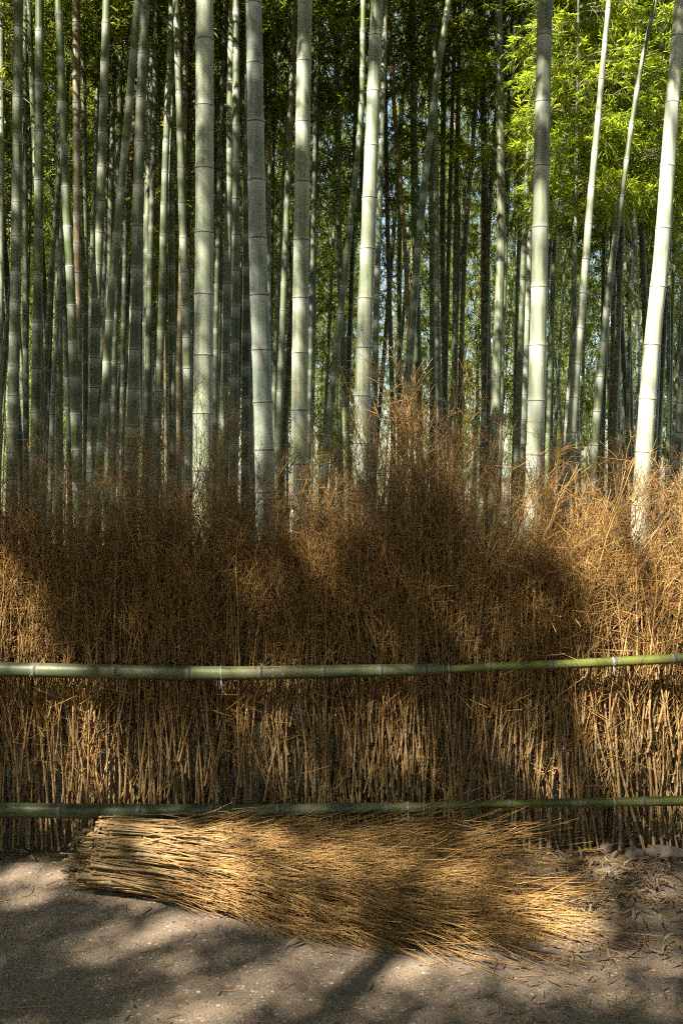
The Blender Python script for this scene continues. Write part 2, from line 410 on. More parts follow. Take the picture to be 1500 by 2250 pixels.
# crown sprays: branches, side twigs, leaves (all vectorised)
def spray(base, d, L, ntw, nleaf, r, leafL=.1, leafW=.016, droop=.5, k=6):
    """base,d: (n,3); returns branch polylines, twig polylines and leaf arrays"""
    n_ = len(base); t = np.linspace(0, 1, k)[None, :, None]
    d = unit(d); down = np.array([0, 0, -1.])
    B = base[:, None] + d[:, None] * L[:, None, None] * t + down * (L[:, None, None] * droop * t ** 2)
    B = B + r.normal(0, .015, B.shape) * t
    # twigs
    ti = np.sort(r.uniform(.22, 1, (n_, ntw)), 1)
    f = ti * (k - 1); i0 = np.clip(f.astype(int), 0, k - 2); fr = (f - i0)[..., None]
    rows = np.arange(n_)[:, None]
    tb = B[rows, i0] * (1 - fr) + B[rows, i0 + 1] * fr
    td = unit(B[rows, i0 + 1] - B[rows, i0])
    td = unit(td * .75 + r.normal(0, .55, td.shape) + np.array([0, 0, .05]))
    tl = r.uniform(.16, .42, (n_, ntw)) * (1.15 - .5 * ti)
    tt = np.linspace(0, 1, 3)[None, None, :, None]
    TW = tb[:, :, None] + td[:, :, None] * tl[..., None, None] * tt + down * (tl[..., None, None] * .3 * tt ** 2)
    # leaves fan out on the outer half of each twig
    lt = r.uniform(.35, 1, (n_, ntw, nleaf, 1))
    lb = TW[:, :, None, 0] * (1 - lt) ** 2 + 2 * TW[:, :, None, 1] * lt * (1 - lt) + TW[:, :, None, 2] * lt ** 2
    lb = tb[:, :, None] + td[:, :, None] * tl[..., None, None] * lt + down * (tl[..., None, None] * .3 * lt ** 2)
    ld = unit(td[:, :, None] * .8 + r.normal(0, .5, lb.shape) + down * .28)
    ln = unit(r.normal(0, .45, lb.shape) + np.array([0, 0, 1.]))
    nl = n_ * ntw * nleaf
    LL = leafL * r.uniform(.6, 1.25, nl); LW = leafW * r.uniform(.7, 1.2, nl)
    return B, TW.reshape(-1, 3, 3), lb.reshape(-1, 3), ld.reshape(-1, 3), ln.reshape(-1, 3), LL, LW

def crown_parts(r, Lc=8.0, spacing=.34, ntw=9, nleaf=7, reach=1.35, leafL=.11, leafW=.017, first=0.0):
    zs = np.arange(first + .05, Lc, spacing); n_ = len(zs)
    az = np.pi * (np.arange(n_) % 2) + r.normal(0, .5, n_) + r.uniform(0, 6)
    base = []; d = []; L = []
    for z, a in zip(zs, az):
        u = z / Lc
        ln = reach * (.75 + .5 * math.sin(min(1, u * 1.6) * 2.2)) * (1.1 - .75 * u)
        for s_ in (-1, 1):
            aa = a + s_ * r.uniform(.2, .7); e = r.uniform(.45, 1.0)
            base.append((0, 0, z)); d.append((math.cos(aa) * math.cos(e), math.sin(aa) * math.cos(e), math.sin(e))); L.append(ln * r.uniform(.7, 1.15))
    return spray(np.array(base, float), np.array(d), np.array(L), ntw, nleaf, r, leafL, leafW, .6)

def branch_geo(B, TW, r0=.0065):
    g = Geo()
    g.tubes(B, np.broadcast_to(np.linspace(r0, r0 * .25, B.shape[1]), B.shape[:2]), 4, .25)
    g.tubes(TW, np.broadcast_to(np.array([.0018, .0013, .0008]), TW.shape[:2]), 3, .5)
    return g
m_, n_, o_ = mat('green_branch')
f_ = noise(n_, coords(n_), 8, 2)
principled(n_, o_, ramp(n_, f_, [(.3, (.1, .11, .045)), (.7, (.27, .25, .13))]), .5); M['branch'] = m_

PROTO = []
for k in range(7):
    r = np.random.default_rng(100 + k)
    B, TW, lb, ld, ln, LL, LW = crown_parts(r, Lc=8.0, ntw=12, nleaf=11, reach=1.35 + .12 * (k % 3), leafL=.12, leafW=.019)
    g = Geo(); g.leaves(lb, ld, ln, LL, LW)
    PROTO.append((g.mesh('crown', M['leaf'], None), branch_geo(B, TW).mesh('branches', M['branch'])))

TONES = {'light': (.295, .31, .25), 'blue': (.2, .228, .208), 'green': (.086, .112, .052), 'mid': (.098, .11, .07), 'brown': (.165, .12, .072),
         'dark': (.055, .065, .038), 'pale': (.43, .43, .375), 'grey': (.22, .228, .185), 'slim': (.135, .147, .105)}

def rot_to(v):
    return Vector(v).to_track_quat('Z', 'Y').to_matrix().to_4x4()

def bamboo(label, pts, wt, wb, Y0, tone, nodes=None, group='traced culms of the grove', pale=False, gate=True, crown_from=None, lean=0.0, H=None, rich=True, sides=None, seen=True):
    """pts: centre line in photograph pixels, wt/wb: widths in px at rows 0 and 1000"""
    H = H or rng.uniform(11.5, 13.5)
    axis = culm_axis(pts, Y0, lean, H)
    origin = axis[0].copy(); origin[2] = 0
    rt, rb = wt * Y0 / F / 2, wb * Y0 / F / 2
    zt, zb = EYE + HZ / F * Y0, EYE + (HZ - 1000) / F * Y0
    def rad(z):
        u = (z - zb) / (zt - zb)
        rr = rb + (rt - rb) * u
        if z > zt:
            rr = rt + (.012 - rt) * (z - zt) / (H - zt)
        return max(rr, .006)
    if nodes is None:
        nodes = {}
    if isinstance(nodes, (list, tuple)):
        ys = list(nodes)
        step0 = ys[1] - ys[0]; step1 = ys[-1] - ys[-2]
        y = ys[0]
        up = []
        for q in range(40): y -= step0 * 1.0; up.append(y)
        y = ys[-1]; dn = []
        for q in range(14): y += step1 * .96 ** q; dn.append(y)
        nz = [EYE - (y - HZ) / F * Y0 for y in sorted(up + ys + dn, reverse=True)]
    else:
        sp = nodes.get('sp', max(46, 4.1 * (wt + wb) / 2)) / F * Y0
        z = rng.uniform(.05, .2); nz = []
        s0 = sp * .75
        while z < H:
            z += s0 * rng.uniform(.95, 1.05); nz.append(z); s0 += (sp * 1.05 - s0) * .3
    e = tag(link('bamboo', None, loc=tuple(origin)), label, 'bamboo', group)
    sd_ = sides or (24 if wb > 24 else 12 if wb > 12 else 9)
    me, nzz = culm_mesh('culm', axis, rad, nz, sd_, origin, rich and Y0 < 9.3, zt + .5 if seen else 1.5)
    co = link('culm', me, e)
    c = np.array(TONES[tone]) * rng.uniform(.9, 1.1); co.color = (*c, 1)
    if rich:
        nm = node_mesh('node_pale' if pale else 'node_scar')
        for z in nzz:
            yp = HZ + (EYE - z) / Y0 * F
            if yp < -60 or yp > 1500: continue
            x = np.interp(z, axis[:, 2], axis[:, 0]); y = np.interp(z, axis[:, 2], axis[:, 1])
            x2 = np.interp(z + .1, axis[:, 2], axis[:, 0]); y2 = np.interp(z + .1, axis[:, 2], axis[:, 1])
            rr = rad(z)
            mw = Matrix.Translation((x - origin[0], y - origin[1], z)) @ rot_to((x2 - x, y2 - y, .1)) @ Matrix.Diagonal((rr * 1.035, rr * 1.035, .0028 + rr * .03, 1))
            link('node', nm, co, mw=mw)
    # crown
    h0 = crown_from if crown_from is not None else max(5.2, zt + .7)
    x, y = np.interp(h0, axis[:, 2], axis[:, 0]), np.interp(h0, axis[:, 2], axis[:, 1])
    x2, y2 = np.interp(H - .3, axis[:, 2], axis[:, 0]), np.interp(H - .3, axis[:, 2], axis[:, 1])
    d = unit(np.array([x2 - x, y2 - y, H - .3 - h0]))
    mw = Matrix.Translation((x - origin[0], y - origin[1], h0)) @ rot_to(d) @ Matrix.Rotation(rng.uniform(0, 6.28), 4, 'Z')
    if gate:
        r = rng
        B, TW, lb, ld, ln, LL, LW = crown_parts(r, Lc=H - h0 + .3, ntw=8, nleaf=7, leafL=.16, leafW=.03)
        Mx = np.array(mw); A = Mx[:3, :3]; t = Mx[:3, 3]
        wp = lb @ A.T + t + origin
        keep = leaf_keep(wp, ld @ A.T, LL, r)
        g = Geo(); g.leaves(wp[keep] - origin, ld[keep] @ A.T, ln[keep] @ A.T, LL[keep], LW[keep])
        link('crown', g.mesh('crown', M['leaf'], None), e)
        Bw = B @ A.T + t; bk = litness((Bw + origin).reshape(-1, 3)).reshape(Bw.shape[:2]).max(1) < .5
        if bk.sum() >= 12: link('branches', branch_geo(Bw[bk], (TW @ A.T + t)[:0]).mesh('branches', M['branch']), e)
    else:
        cm, bm = PROTO[rng.integers(len(PROTO))]
        sc = (H - h0 + .3) / 8.0
        mw = mw @ Matrix.Diagonal((1, 1, sc, 1))
        link('crown', cm, e, mw=mw); link('branches', bm, e, mw=mw)
    return e, axis, origin

G1 = 'thick culms just behind the brush fence'
G2 = 'slimmer culms in the middle of the grove'
BIG = [
 ('thickest pale culm of all, upright, left of the picture centre', [(450, 0), (450, 300), (449, 600), (447, 800), (445, 1050)], 39, 44, 5.4, 'light', [90, 235, 372, 513, 648, 782, 910, 1035], False),
 ('thick blue-grey culm with a sharp shadow edge, bending to the right at its foot', [(557, 0), (562, 300), (567, 590), (574, 775), (580, 975), (583, 1100)], 36, 43, 5.6, 'blue', [10, 142, 270, 398, 525, 650, 770, 885, 989, 1082], False),
 ('thick pale green culm next to the blue-grey one, leaning slightly right', [(670, 0), (665, 300), (661, 590), (659, 800), (657, 1000)], 32, 37, 6.3, 'light', [2, 137, 270, 401, 529, 656, 777, 902, 1020], False),
 ('thick pale culm leaning right, just right of the picture centre', [(828, 0), (820, 200), (811, 450), (806, 590), (801, 700), (796, 900), (792, 1050)], 27, 38, 6.0, 'light', [80, 202, 322, 436, 548, 657, 765, 871, 975], False),
 ('thick culm grey above and brightly sunlit below, beside the lime green leaves', [(1197, 0), (1192, 200), (1187, 450), (1184, 650), (1178, 850), (1175, 1000), (1170, 1100)], 33, 38, 5.7, 'grey', [80, 226, 367, 501, 632, 760, 881, 1000, 1115], False),
 ('brightest sunlit white culm, leaning, thick one nearest the right edge', [(1495, 0), (1480, 175), (1465, 375), (1452, 575), (1442, 650), (1427, 800), (1415, 975), (1407, 1100)], 28, 38, 5.8, 'pale', [81, 227, 367, 504, 632, 759, 878, 994], False),
]
for lb_, pts, wt, wb, Y, tone, nd, pale in BIG:
    bamboo(lb_, pts, wt, wb, Y, tone, nd, G1, pale)
MIDS = [
 ('upright green-grey culm second from the left edge', [(41, 0), (36, 590), (28, 975)], 20, 25, 7.6, 'mid', [60, 137, 215, 294, 370, 445, 520, 595, 665, 737, 805, 870, 932], 0),
 ('smooth dark green culm with long segments, third thick one from the left edge', [(88, 0), (85, 590), (78, 950)], 19, 22, 8, 'green', [70, 181, 290, 397, 501, 605, 709, 810, 907], 0),
 ('dark green culm with white node rings curving down to the right, near the left edge', [(129, 0), (136, 200), (146, 450), (155, 590), (162, 800), (168, 975)], 17, 22, 7.8, 'green', [32, 130, 227, 320, 411, 500, 587, 672, 752, 832, 910], 1),
 ('straight brown dead culm on the left side', [(168, 0), (169, 300), (170, 550), (172, 750), (173, 950)], 17, 17, 8.8, 'brown', [50, 108, 168, 228, 290, 345, 412, 472, 535, 600, 660], 0),
 ('grey-green culm with close nodes behind the leaning white-ringed culm', [(235, 0), (220, 500), (212, 650), (205, 900)], 18, 24, 8, 'mid', [52, 135, 215, 290, 367, 442, 512, 582, 655, 720, 787, 852, 915], 0),
 ('strongly leaning green culm with white node rings on the left side', [(302, 0), (285, 225), (265, 425), (250, 590), (240, 715), (230, 900), (220, 1000)], 17, 19, 7.2, 'green', [10, 115, 217, 317, 417, 515, 612, 706, 797, 889, 975], 1),
 ('grey-green culm with a bright sunlit left edge, left of the thickest culm', [(319, 0), (307, 300), (300, 590), (295, 800), (290, 1000)], 20, 28, 7.4, 'mid', [22, 120, 216, 312, 405, 498, 590, 681, 769, 854, 937], 0),
 ('grey-green culm curving down right, close to the left of the thickest culm', [(387, 0), (395, 250), (402, 500), (410, 700), (414, 900)], 14, 22, 8.2, 'mid', [45, 127, 207, 288, 369, 446, 524, 599, 672, 742, 810, 877, 942], 0),
 ('straight slim dark green culm left of the culm that curves into the thickest', [(376, 0), (376, 300), (377, 590), (379, 900)], 13, 18, 9, 'green', None, 0),
 ('brown culm half hidden behind the curving culm left of the thickest', [(410, 0), (406, 250), (400, 550), (393, 800), (392, 960)], 12, 13, 9.6, 'brown', None, 0),
 ('leaning mid green culm standing left of the slim straight one', [(372, 150), (362, 400), (355, 700), (345, 950)], 14, 18, 8.9, 'mid', None, 0),
 ('upright grey culm between the thickest culm and the blue-grey culm', [(519, 0), (519, 300), (518, 590), (516, 850), (513, 1000)], 15, 20, 8.2, 'mid', [25, 110, 193, 277, 358, 438, 517, 595, 674, 752, 829, 904, 975], 0),
 ('smooth green culm close to the right of the thickest culm', [(505, 300), (500, 625), (495, 800), (487, 1050)], 15, 20, 8.6, 'mid', None, 0),
 ('dark grey culm close to the left of the blue-grey culm', [(545, 200), (542, 600), (540, 900)], 14, 20, 8.8, 'dark', None, 0),
 ('slim leaning grey-green culm close to the left of the pale green culm', [(648, 0), (630, 450), (620, 750), (611, 950)], 12, 16, 9.4, 'mid', None, 0),
 ('slimmer grey culm leaning behind the blue-grey and pale green culms', [(642, 100), (617, 500), (605, 800), (600, 960)], 11, 13, 10.5, 'mid', None, 0),
 ('thin sunlit culm on the right of the pale green culm', [(702, 0), (697, 300), (688, 550), (690, 700), (684, 950)], 9, 11, 11.5, 'slim', None, 0),
 ('slim dark green culm slanting behind the pale culm at the picture centre', [(797, 60), (795, 250), (762, 560), (735, 800), (712, 1050)], 12, 17, 8.4, 'green', [150, 230, 300, 365, 430, 495, 560, 625, 690, 752, 825, 890, 960, 1025], 0),
 ('thin grey culm touching the right side of the pale culm at the centre', [(838, 300), (826, 700), (821, 950)], 11, 15, 9, 'mid', None, 0),
 ('thin reddish brown crooked culm right of the centre', [(857, 100), (870, 300), (885, 475), (892, 590), (897, 700), (902, 900)], 9, 11, 11, 'brown', None, 0),
 ('dark green culm with white rings slanting strongly to the right of the centre', [(985, 0), (955, 200), (935, 375), (917, 550), (910, 650), (895, 850), (885, 1000)], 14, 19, 7.8, 'green', [30, 97, 164, 231, 298, 363, 428, 490, 549, 610, 667, 727, 782, 845, 900], 1),
 ('thin grey culm behind the slanting white-ringed culm', [(942, 0), (946, 300), (948, 600), (950, 900)], 10, 13, 11, 'mid', None, 0),
 ('pale grey-green culm just right of the slanting white-ringed culm', [(953, 0), (957, 300), (960, 700), (966, 950)], 10, 14, 10.5, 'slim', None, 0),
 ('thin straight culm left of the pair of grey thin culms beyond the tuft', [(997, 100), (985, 550), (980, 750), (976, 950)], 8, 11, 12.5, 'mid', None, 0),
 ('second thin straight culm of the pair beyond the tall dry tuft', [(1008, 100), (1000, 550), (998, 750), (995, 980)], 8, 13, 12, 'mid', None, 0),
 ('thin sunlit leaning culm above the tall dry tuft', [(1055, 100), (1035, 350), (1020, 550), (1014, 750), (1008, 980)], 9, 12, 12, 'slim', None, 0),
 ('thin brown culm beside the sunlit leaning one above the tuft', [(1060, 50), (1061, 400), (1060, 700), (1062, 980)], 8, 10, 13, 'brown', None, 0),
 ('dark leaning culm in the middle of the right half', [(1103, 100), (1085, 300), (1072, 500), (1066, 750), (1060, 980)], 9, 13, 11.5, 'dark', None, 0),
 ('straight slim grey-green culm between the tuft and the sunlit thick culm', [(1132, 50), (1117, 350), (1109, 575), (1104, 700), (1096, 1000)], 9, 13, 10.5, 'mid', None, 0),
 ('left one of two close grey culms beside the sunlit thick culm', [(1175, 25), (1162, 300), (1150, 550), (1142, 800), (1135, 1000)], 11, 15, 9.5, 'mid', None, 0),
 ('right one of two close culms half covered by the sunlit thick culm', [(1170, 300), (1161, 575), (1157, 700), (1148, 980)], 11, 14, 10, 'grey', None, 0),
 ('thin green culm touching the right side of the sunlit thick culm', [(1224, 300), (1216, 600), (1210, 750), (1202, 980)], 8, 11, 11, 'green', None, 0),
 ('sunlit leaning culm rising through the lime green leaves', [(1337, 0), (1325, 125), (1312, 275), (1297, 425), (1286, 575), (1275, 700), (1262, 850), (1250, 1000)], 11, 22, 7.9, 'grey', {'sp': 74}, 0),
 ('dark culm slanting right through the lime green leaves', [(1440, 0), (1410, 125), (1390, 250), (1365, 425), (1347, 550), (1335, 650), (1320, 800), (1307, 950), (1300, 1060)], 9, 19, 8.4, 'mid', {'sp': 76}, 0),
 ('thin upright culm under the lime green leaves left of the brightest culm', [(1386, 150), (1390, 350), (1395, 575), (1400, 750), (1401, 950)], 8, 11, 11, 'blue', None, 0),
 ('thin green culm between the two leaning culms in the leaves', [(1352, 250), (1347, 450), (1335, 650), (1326, 900)], 6, 8, 13, 'green', None, 0),
 ('thin culm left of the sunlit leaning culm, below the leaves', [(1228, 100), (1220, 425), (1214, 700), (1210, 950)], 7, 9, 13, 'mid', None, 0),
 ('thin grey culm behind the foot of the sunlit leaning culm', [(1285, 150), (1262, 450), (1258, 750), (1238, 980)], 7, 12, 11.5, 'grey', None, 0),
 ('culm cut by the right edge, low beside the brightest culm', [(1512, 600), (1500, 800), (1487, 1000)], 13, 16, 7.4, 'mid', None, 0),
 ('grey culm cut by the left edge', [(5, 0), (3, 600), (-3, 1000)], 12, 14, 9.4, 'grey', None, 0),
 ('dark slim culm between the first two thick culms at the left edge', [(56, 0), (56, 400), (57, 750), (58, 950)], 10, 14, 9.8, 'dark', None, 0),
 ('sunlit thin culm left of the close-noded grey culm', [(214, 200), (205, 480), (200, 700), (197, 950)], 9, 12, 10.5, 'slim', None, 0),
 ('sunlit thin culm right of the close-noded grey culm', [(256, 0), (247, 300), (242, 480), (238, 800)], 10, 13, 10.5, 'slim', None, 0),
 ('dark culm behind the brown dead culm', [(183, 100), (188, 500), (188, 800), (189, 950)], 11, 14, 10, 'dark', None, 0),
 ('thin slanting culm behind the dark white-ringed curving culm', [(125, 450), (112, 600), (100, 850)], 9, 13, 10.5, 'mid', None, 0),
 ('thin slanting culm beside the brown dead culm, lit near its middle', [(140, 400), (132, 600), (118, 850), (114, 960)], 9, 12, 10.8, 'grey', None, 0),
 ('dark culm left of the sunlit-edged grey-green culm', [(258, 500), (253, 750), (250, 960)], 10, 14, 10, 'dark', None, 0),
 ('second dark culm left of the sunlit-edged grey-green culm', [(280, 300), (272, 700), (268, 960)], 9, 13, 10.6, 'dark', None, 0),
 ('dark culm right of the sunlit-edged grey-green culm', [(345, 0), (338, 300), (328, 700), (322, 960)], 12, 16, 9.6, 'dark', None, 0),
 ('thin ochre dead culm between the dark culm and the leaning mid green one', [(352, 100), (350, 300), (356, 600), (364, 850), (366, 1000)], 6, 8, 11, 'brown', None, 0),
 ('thin dark culm close to the right of the thickest culm', [(492, 80), (482, 400), (476, 650), (472, 950)], 10, 13, 9.8, 'dark', None, 0),
 ('thin grey culm in the gap right of the blue-grey culm', [(596, 0), (592, 300), (591, 600), (592, 900)], 8, 11, 11, 'grey', None, 0),
 ('dark slim culm behind the right side of the pale green culm', [(688, 500), (682, 800), (678, 980)], 9, 12, 10, 'dark', None, 0),
]
for lb_, pts, wt, wb, Y, tone, nd, pale in MIDS:
    bamboo(lb_, pts, wt, wb, Y, tone, nd, G2, bool(pale), gate=Y < 9, crown_from=(None if Y < 9 else max(5.5, 1.55 + HZ / F * Y - rng.uniform(-.5, 2.5))))

# deep grove: many thin culms with leafy crowns reaching lower the farther back they stand
taken = []; CULMS = []
far_grove = tag(link('far_grove', None, loc=(0, 50, 0)), 'dense far bamboo grove closing the view behind all other culms', 'grove', kind='stuff')
shade_grove = tag(link('unseen_shade_grove', None, loc=(0, -6, 0)), 'unseen bamboo grove added around the path to shade it', 'grove', kind='stuff')  # out-of-view bamboos added to block sky light and sun
def deep(x, Y, label, group, low=None, seen=True, mass=None):
    if mass is not None:
        if not CULMS:
            for k in range(4):
                zz_ = np.linspace(0, 12, 30); bx, by = rng.normal(0, .5, 2)
                ax = np.stack([bx * (zz_ / 12) ** 2, by * (zz_ / 12) ** 2, zz_], -1)
                CULMS.append((culm_mesh('culm', ax, lambda z: .044 * (1 - .75 * z / 12), list(np.arange(.3, 11.8, .4)), 7, np.zeros(3), False)[0], bx, by))
        if mass is shade_grove:      # keep the shafts of sun open
            for q in range(6):
                pt = np.stack([x + rng.uniform(-1.3, 1.3, 160), Y + rng.uniform(-1.3, 1.3, 160), rng.uniform(low, 13, 160)], -1)
                if (litness(pt) > .45).mean() < .012: break
                x += rng.choice([-1, 1]) * rng.uniform(.8, 2.5) if abs(x) > Y * .36 + 3.5 or Y < 0 else np.sign(x) * rng.uniform(.8, 2)
            else: return
        cm_, bx, by = CULMS[rng.integers(4)]; hs = rng.uniform(.85, 1.12)
        if Y < 0 and Y > -8: hs = rng.uniform(.62, .72)
        base = Matrix.Translation(Vector((x, Y, 0)) - Vector(mass.location)) @ Matrix.Rotation(rng.normal(.02, .04), 4, 'Y') @ Matrix.Rotation(rng.uniform(0, 6.28), 4, 'Z') @ Matrix.Diagonal((1, 1, hs, 1))
        o = link('culm', cm_, mass, mw=base); o.color = (*(np.array(TONES[rng.choice(['mid', 'dark', 'green', 'slim'])]) * rng.uniform(.8, 1.1)), 1)
        crm, brm = PROTO[rng.integers(len(PROTO))]; f = (low / hs) / 12
        mw = base @ Matrix.Translation((bx * f * f, by * f * f, low / hs)) @ rot_to((bx * (1 - f * f), by * (1 - f * f), 12 - low / hs)) @ Matrix.Diagonal((1, 1, (12.2 - low / hs) / 8, 1))
        link('crown', crm, mass, mw=mw)
        if Y < 40: link('branches', brm, mass, mw=mw)
        return
    H = rng.uniform(10.5, 14)
    h0 = low if low is not None else max(rng.uniform(.6, 2.4), rng.uniform(4.0, 7.0) - max(0, Y - 13) * .2)
    behind = Y < 0; Y = abs(Y)
    if behind: H = rng.uniform(7.5, 9.0) if Y < 8 else H
    w = rng.uniform(.062, .1) * F / Y
    leanx = rng.normal(.012, .035)
    px0 = 750 + x / Y * F; top = EYE + HZ / F * Y
    p1 = (px0 + leanx * top * F / Y + rng.normal(0, 6), 0)
    pm = ((px0 + p1[0]) / 2 + rng.normal(0, 5), 520)
    tone = rng.choice(['mid', 'dark', 'green', 'slim', 'brown', 'grey'], p=[.34, .22, .18, .12, .1, .04])
    if label: label = deep_label((px0 + pm[0]) / 2 + (pm[0] - px0) * .3, Y, w, str(tone))
    e, _, _ = bamboo(label, [(px0, 1010), pm, p1], w * .82, w, Y, tone, {'sp': max((.34 if Y < 20 else .45) * F / Y, 3.6 * w)}, group, gate=False, crown_from=h0, H=H, rich=False, seen=seen, sides=7 if Y < 16 else 6 if Y < 24 else 5)
    if behind: e.location.y = -Y
TW_ = {'mid': 'greyish', 'dark': 'dark', 'green': 'green', 'slim': 'silvery', 'brown': 'brown', 'grey': 'pale'}
ANCH = [(0, 'the left picture edge'), (85, 'the smooth dark green culm'), (169, 'the straight brown dead culm'), (250, 'the leaning white-ringed culm'), (300, 'the culm with sunlit edge'),
        (376, 'the slim straight green culm'), (449, 'the thickest pale culm'), (518, 'the upright grey culm'), (567, 'the thick blue-grey culm'), (661, 'the thick pale green culm'),
        (740, 'the slim slanting green culm'), (806, 'the thick pale centre culm'), (893, 'the reddish brown crooked culm'), (958, 'the culm beyond the tuft'), (1060, 'the brown culm above the tuft'),
        (1150, 'the pair of close grey culms'), (1186, 'the grey thick culm'), (1284, 'the sunlit leaning culm'), (1340, 'the slanting culm in leaves'),
        (1396, 'the culm below the leaves'), (1450, 'the brightest white culm'), (1505, 'the right picture edge')]
def deep_label(px, Y, w, tone):
    a = min(ANCH, key=lambda q: abs(q[0] - px))
    far = 'midway' if Y < 13 else 'deep' if Y < 20 else 'far back' if Y < 30 else 'farthest'
    side = 'left of' if px < a[0] else 'right of'
    if 'picture edge' in a[1]: side = 'by'
    return f"{'thin' if w > 9 else 'very thin'} {TW_[tone]} culm {far} in grove, {side} {a[1]}"
zones = [(-99, 420, 'slender culm deep in the dark grove behind the dense culms on the left', 'slender culms deep in the grove'),
         (420, 840, 'slender culm deep in the grove between the thick culms around the centre', 'slender culms deep in the grove'),
         (840, 1190, 'slender distant culm with sky gaps beside it, beyond the tall dry tuft', 'slender culms deep in the grove'),
         (1190, 1700, 'slender distant culm below the lime green leaves at the right', 'slender culms deep in the grove')]
r_deep = [(9.5, 13, 18), (13, 18, 36), (18, 24, 40), (24, 32, 40), (32, 44, 52)]
for y0, y1, cnt in r_deep:
    for k in range(cnt):
        Y = rng.uniform(y0, y1)
        for tries in range(30):
            px = rng.uniform(-60, 1560)
            if k % 3 == 0: px = rng.uniform(-60, 520)
            x = (px - 750) / F * Y
            if all((x - a) ** 2 + (Y - b) ** 2 > .2 for a, b in taken): break
        taken.append((x, Y))
        z = next(z for z in zones if z[0] <= px < z[1])
        deep(x, Y, z[2], z[3])
# far grove closes the view; unseen bamboos beside and behind it are added shade
for k in range(84):
    Y = rng.uniform(44, 64); deep(rng.uniform(-.42, .42) * Y, Y, None, None, low=rng.uniform(.2, 1.6), seen=False, mass=far_grove)
for k in range(80):
    Y = rng.uniform(27, 46); deep(rng.choice([rng.uniform(-.4, .015), rng.uniform(.1, .4)]) * Y, Y, None, None, low=rng.uniform(.4, 3.2), seen=False, mass=far_grove)
for k in range(40):
    Y = rng.uniform(12, 28); deep(rng.choice([rng.uniform(-.4, .0), rng.uniform(.13, .4)]) * Y, Y, None, None, low=rng.uniform(4.8, 6.5), seen=False, mass=far_grove)
for k in range(72):
    sx = -1 if k % 4 else 1
    Y = rng.uniform(4.9, 16); deep(sx * (Y * .36 + rng.uniform(.6, 5.5)), Y, None, None, low=rng.uniform(3.0, 5.0), seen=False, mass=shade_grove)
for k in range(110):
    deep(rng.uniform(-16, 16), -rng.uniform(3.2, 12), None, None, low=rng.uniform(.6, 2.4), seen=False, mass=shade_grove)
for k in range(30):
    sx = -1 if k % 2 else 1
    deep(sx * rng.uniform(5.5, 16), rng.uniform(4.6, 8), None, None, low=rng.uniform(.8, 2.5), seen=False, mass=shade_grove)
for k in range(54):
    deep(rng.uniform(2.6, 12), -rng.uniform(.6, 3.2), None, None, low=rng.uniform(3.4, 5.0), seen=False, mass=shade_grove)
for k in range(34):
    deep(-rng.uniform(8.5, 17), rng.uniform(-3.2, -.2), None, None, low=rng.uniform(1.5, 3.0), seen=False, mass=shade_grove)

# ------------------------------------------------------------------ lime green sprays on the slim culms at the upper right
def lime(label, x_px, y_pxs, Y, pts, wt, wb):
    e, axis, org = bamboo(label, pts, wt, wb, Y, 'green', {'sp': 60}, G2, gate=False, crown_from=8.0)
    base = []; d = []; L = []
    for (yp, az, ln) in y_pxs:
        z = EYE - (yp - HZ) / F * Y
        x = np.interp(z, axis[:, 2], axis[:, 0]); y = np.interp(z, axis[:, 2], axis[:, 1])
        for q in range(4):
            a = math.radians(az + rng.normal(0, 22)); el = rng.uniform(.12, .5)
            base.append((x, y, z + rng.normal(0, .04))); d.append((math.cos(a) * math.cos(el), math.sin(a) * math.cos(el), math.sin(el))); L.append(ln * rng.uniform(.7, 1.15))
    B, TW, lb, ld, ln_, LL, LW = spray(np.array(base), np.array(d), np.array(L), 17, 12, rng, .08, .0122, .42)
    g = Geo(); g.leaves(lb - org, ld, ln_, LL, LW)
    o = link('leaf_sprays', g.mesh('leaf_sprays', M['sunlit_leaf'], None), e); o['kind'] = 'stuff'
    link('spray_branches', branch_geo(B - org, TW - org, .004).mesh('spray_branches', M['branch']), e)
lime('thin green culm bearing the left lime green sprays beside the grey thick culm', 1260, [(70, 180, .5), (130, 0, .7), (160, 190, .5), (250, 170, .55), (290, 20, .6), (330, 200, .5), (420, 0, .5), (440, 180, .4), (20, 340, .6), (210, 300, .6)], 8.9, [(1270, 0), (1264, 450), (1258, 1000)], 6, 9)
lime('thin green culm carrying the upper lime green sprays between the leaning culms', 1390, [(-40, 180, .9), (40, 150, .8), (60, 340, .6), (150, 190, 1.0), (170, 20, .6), (260, 180, .8), (270, 330, .7), (300, 200, .7), (400, 180, .9), (420, 10, .6), (440, 200, .7), (370, 160, 1.0), (350, 350, .7)], 9.2, [(1398, 0), (1388, 450), (1376, 1000)], 6, 8)
lime('thin green culm with lime green sprays behind the brightest culm', 1480, [(-30, 190, .7), (50, 180, .6), (110, 200, .9), (220, 170, .9), (250, 340, .6), (290, 190, .8), (330, 200, .6), (20, 0, .6), (400, 185, .7), (430, 200, .6)], 9.5, [(1472, 0), (1470, 450), (1466, 1000)], 7, 9)
lime('thin green culm with sparse lime sprays left of the grey thick culm', 1150, [(150, 180, .5), (250, 350, .4), (330, 200, .5), (100, 10, .5)], 10.2, [(1146, 0), (1140, 450), (1128, 1000)], 6, 8)

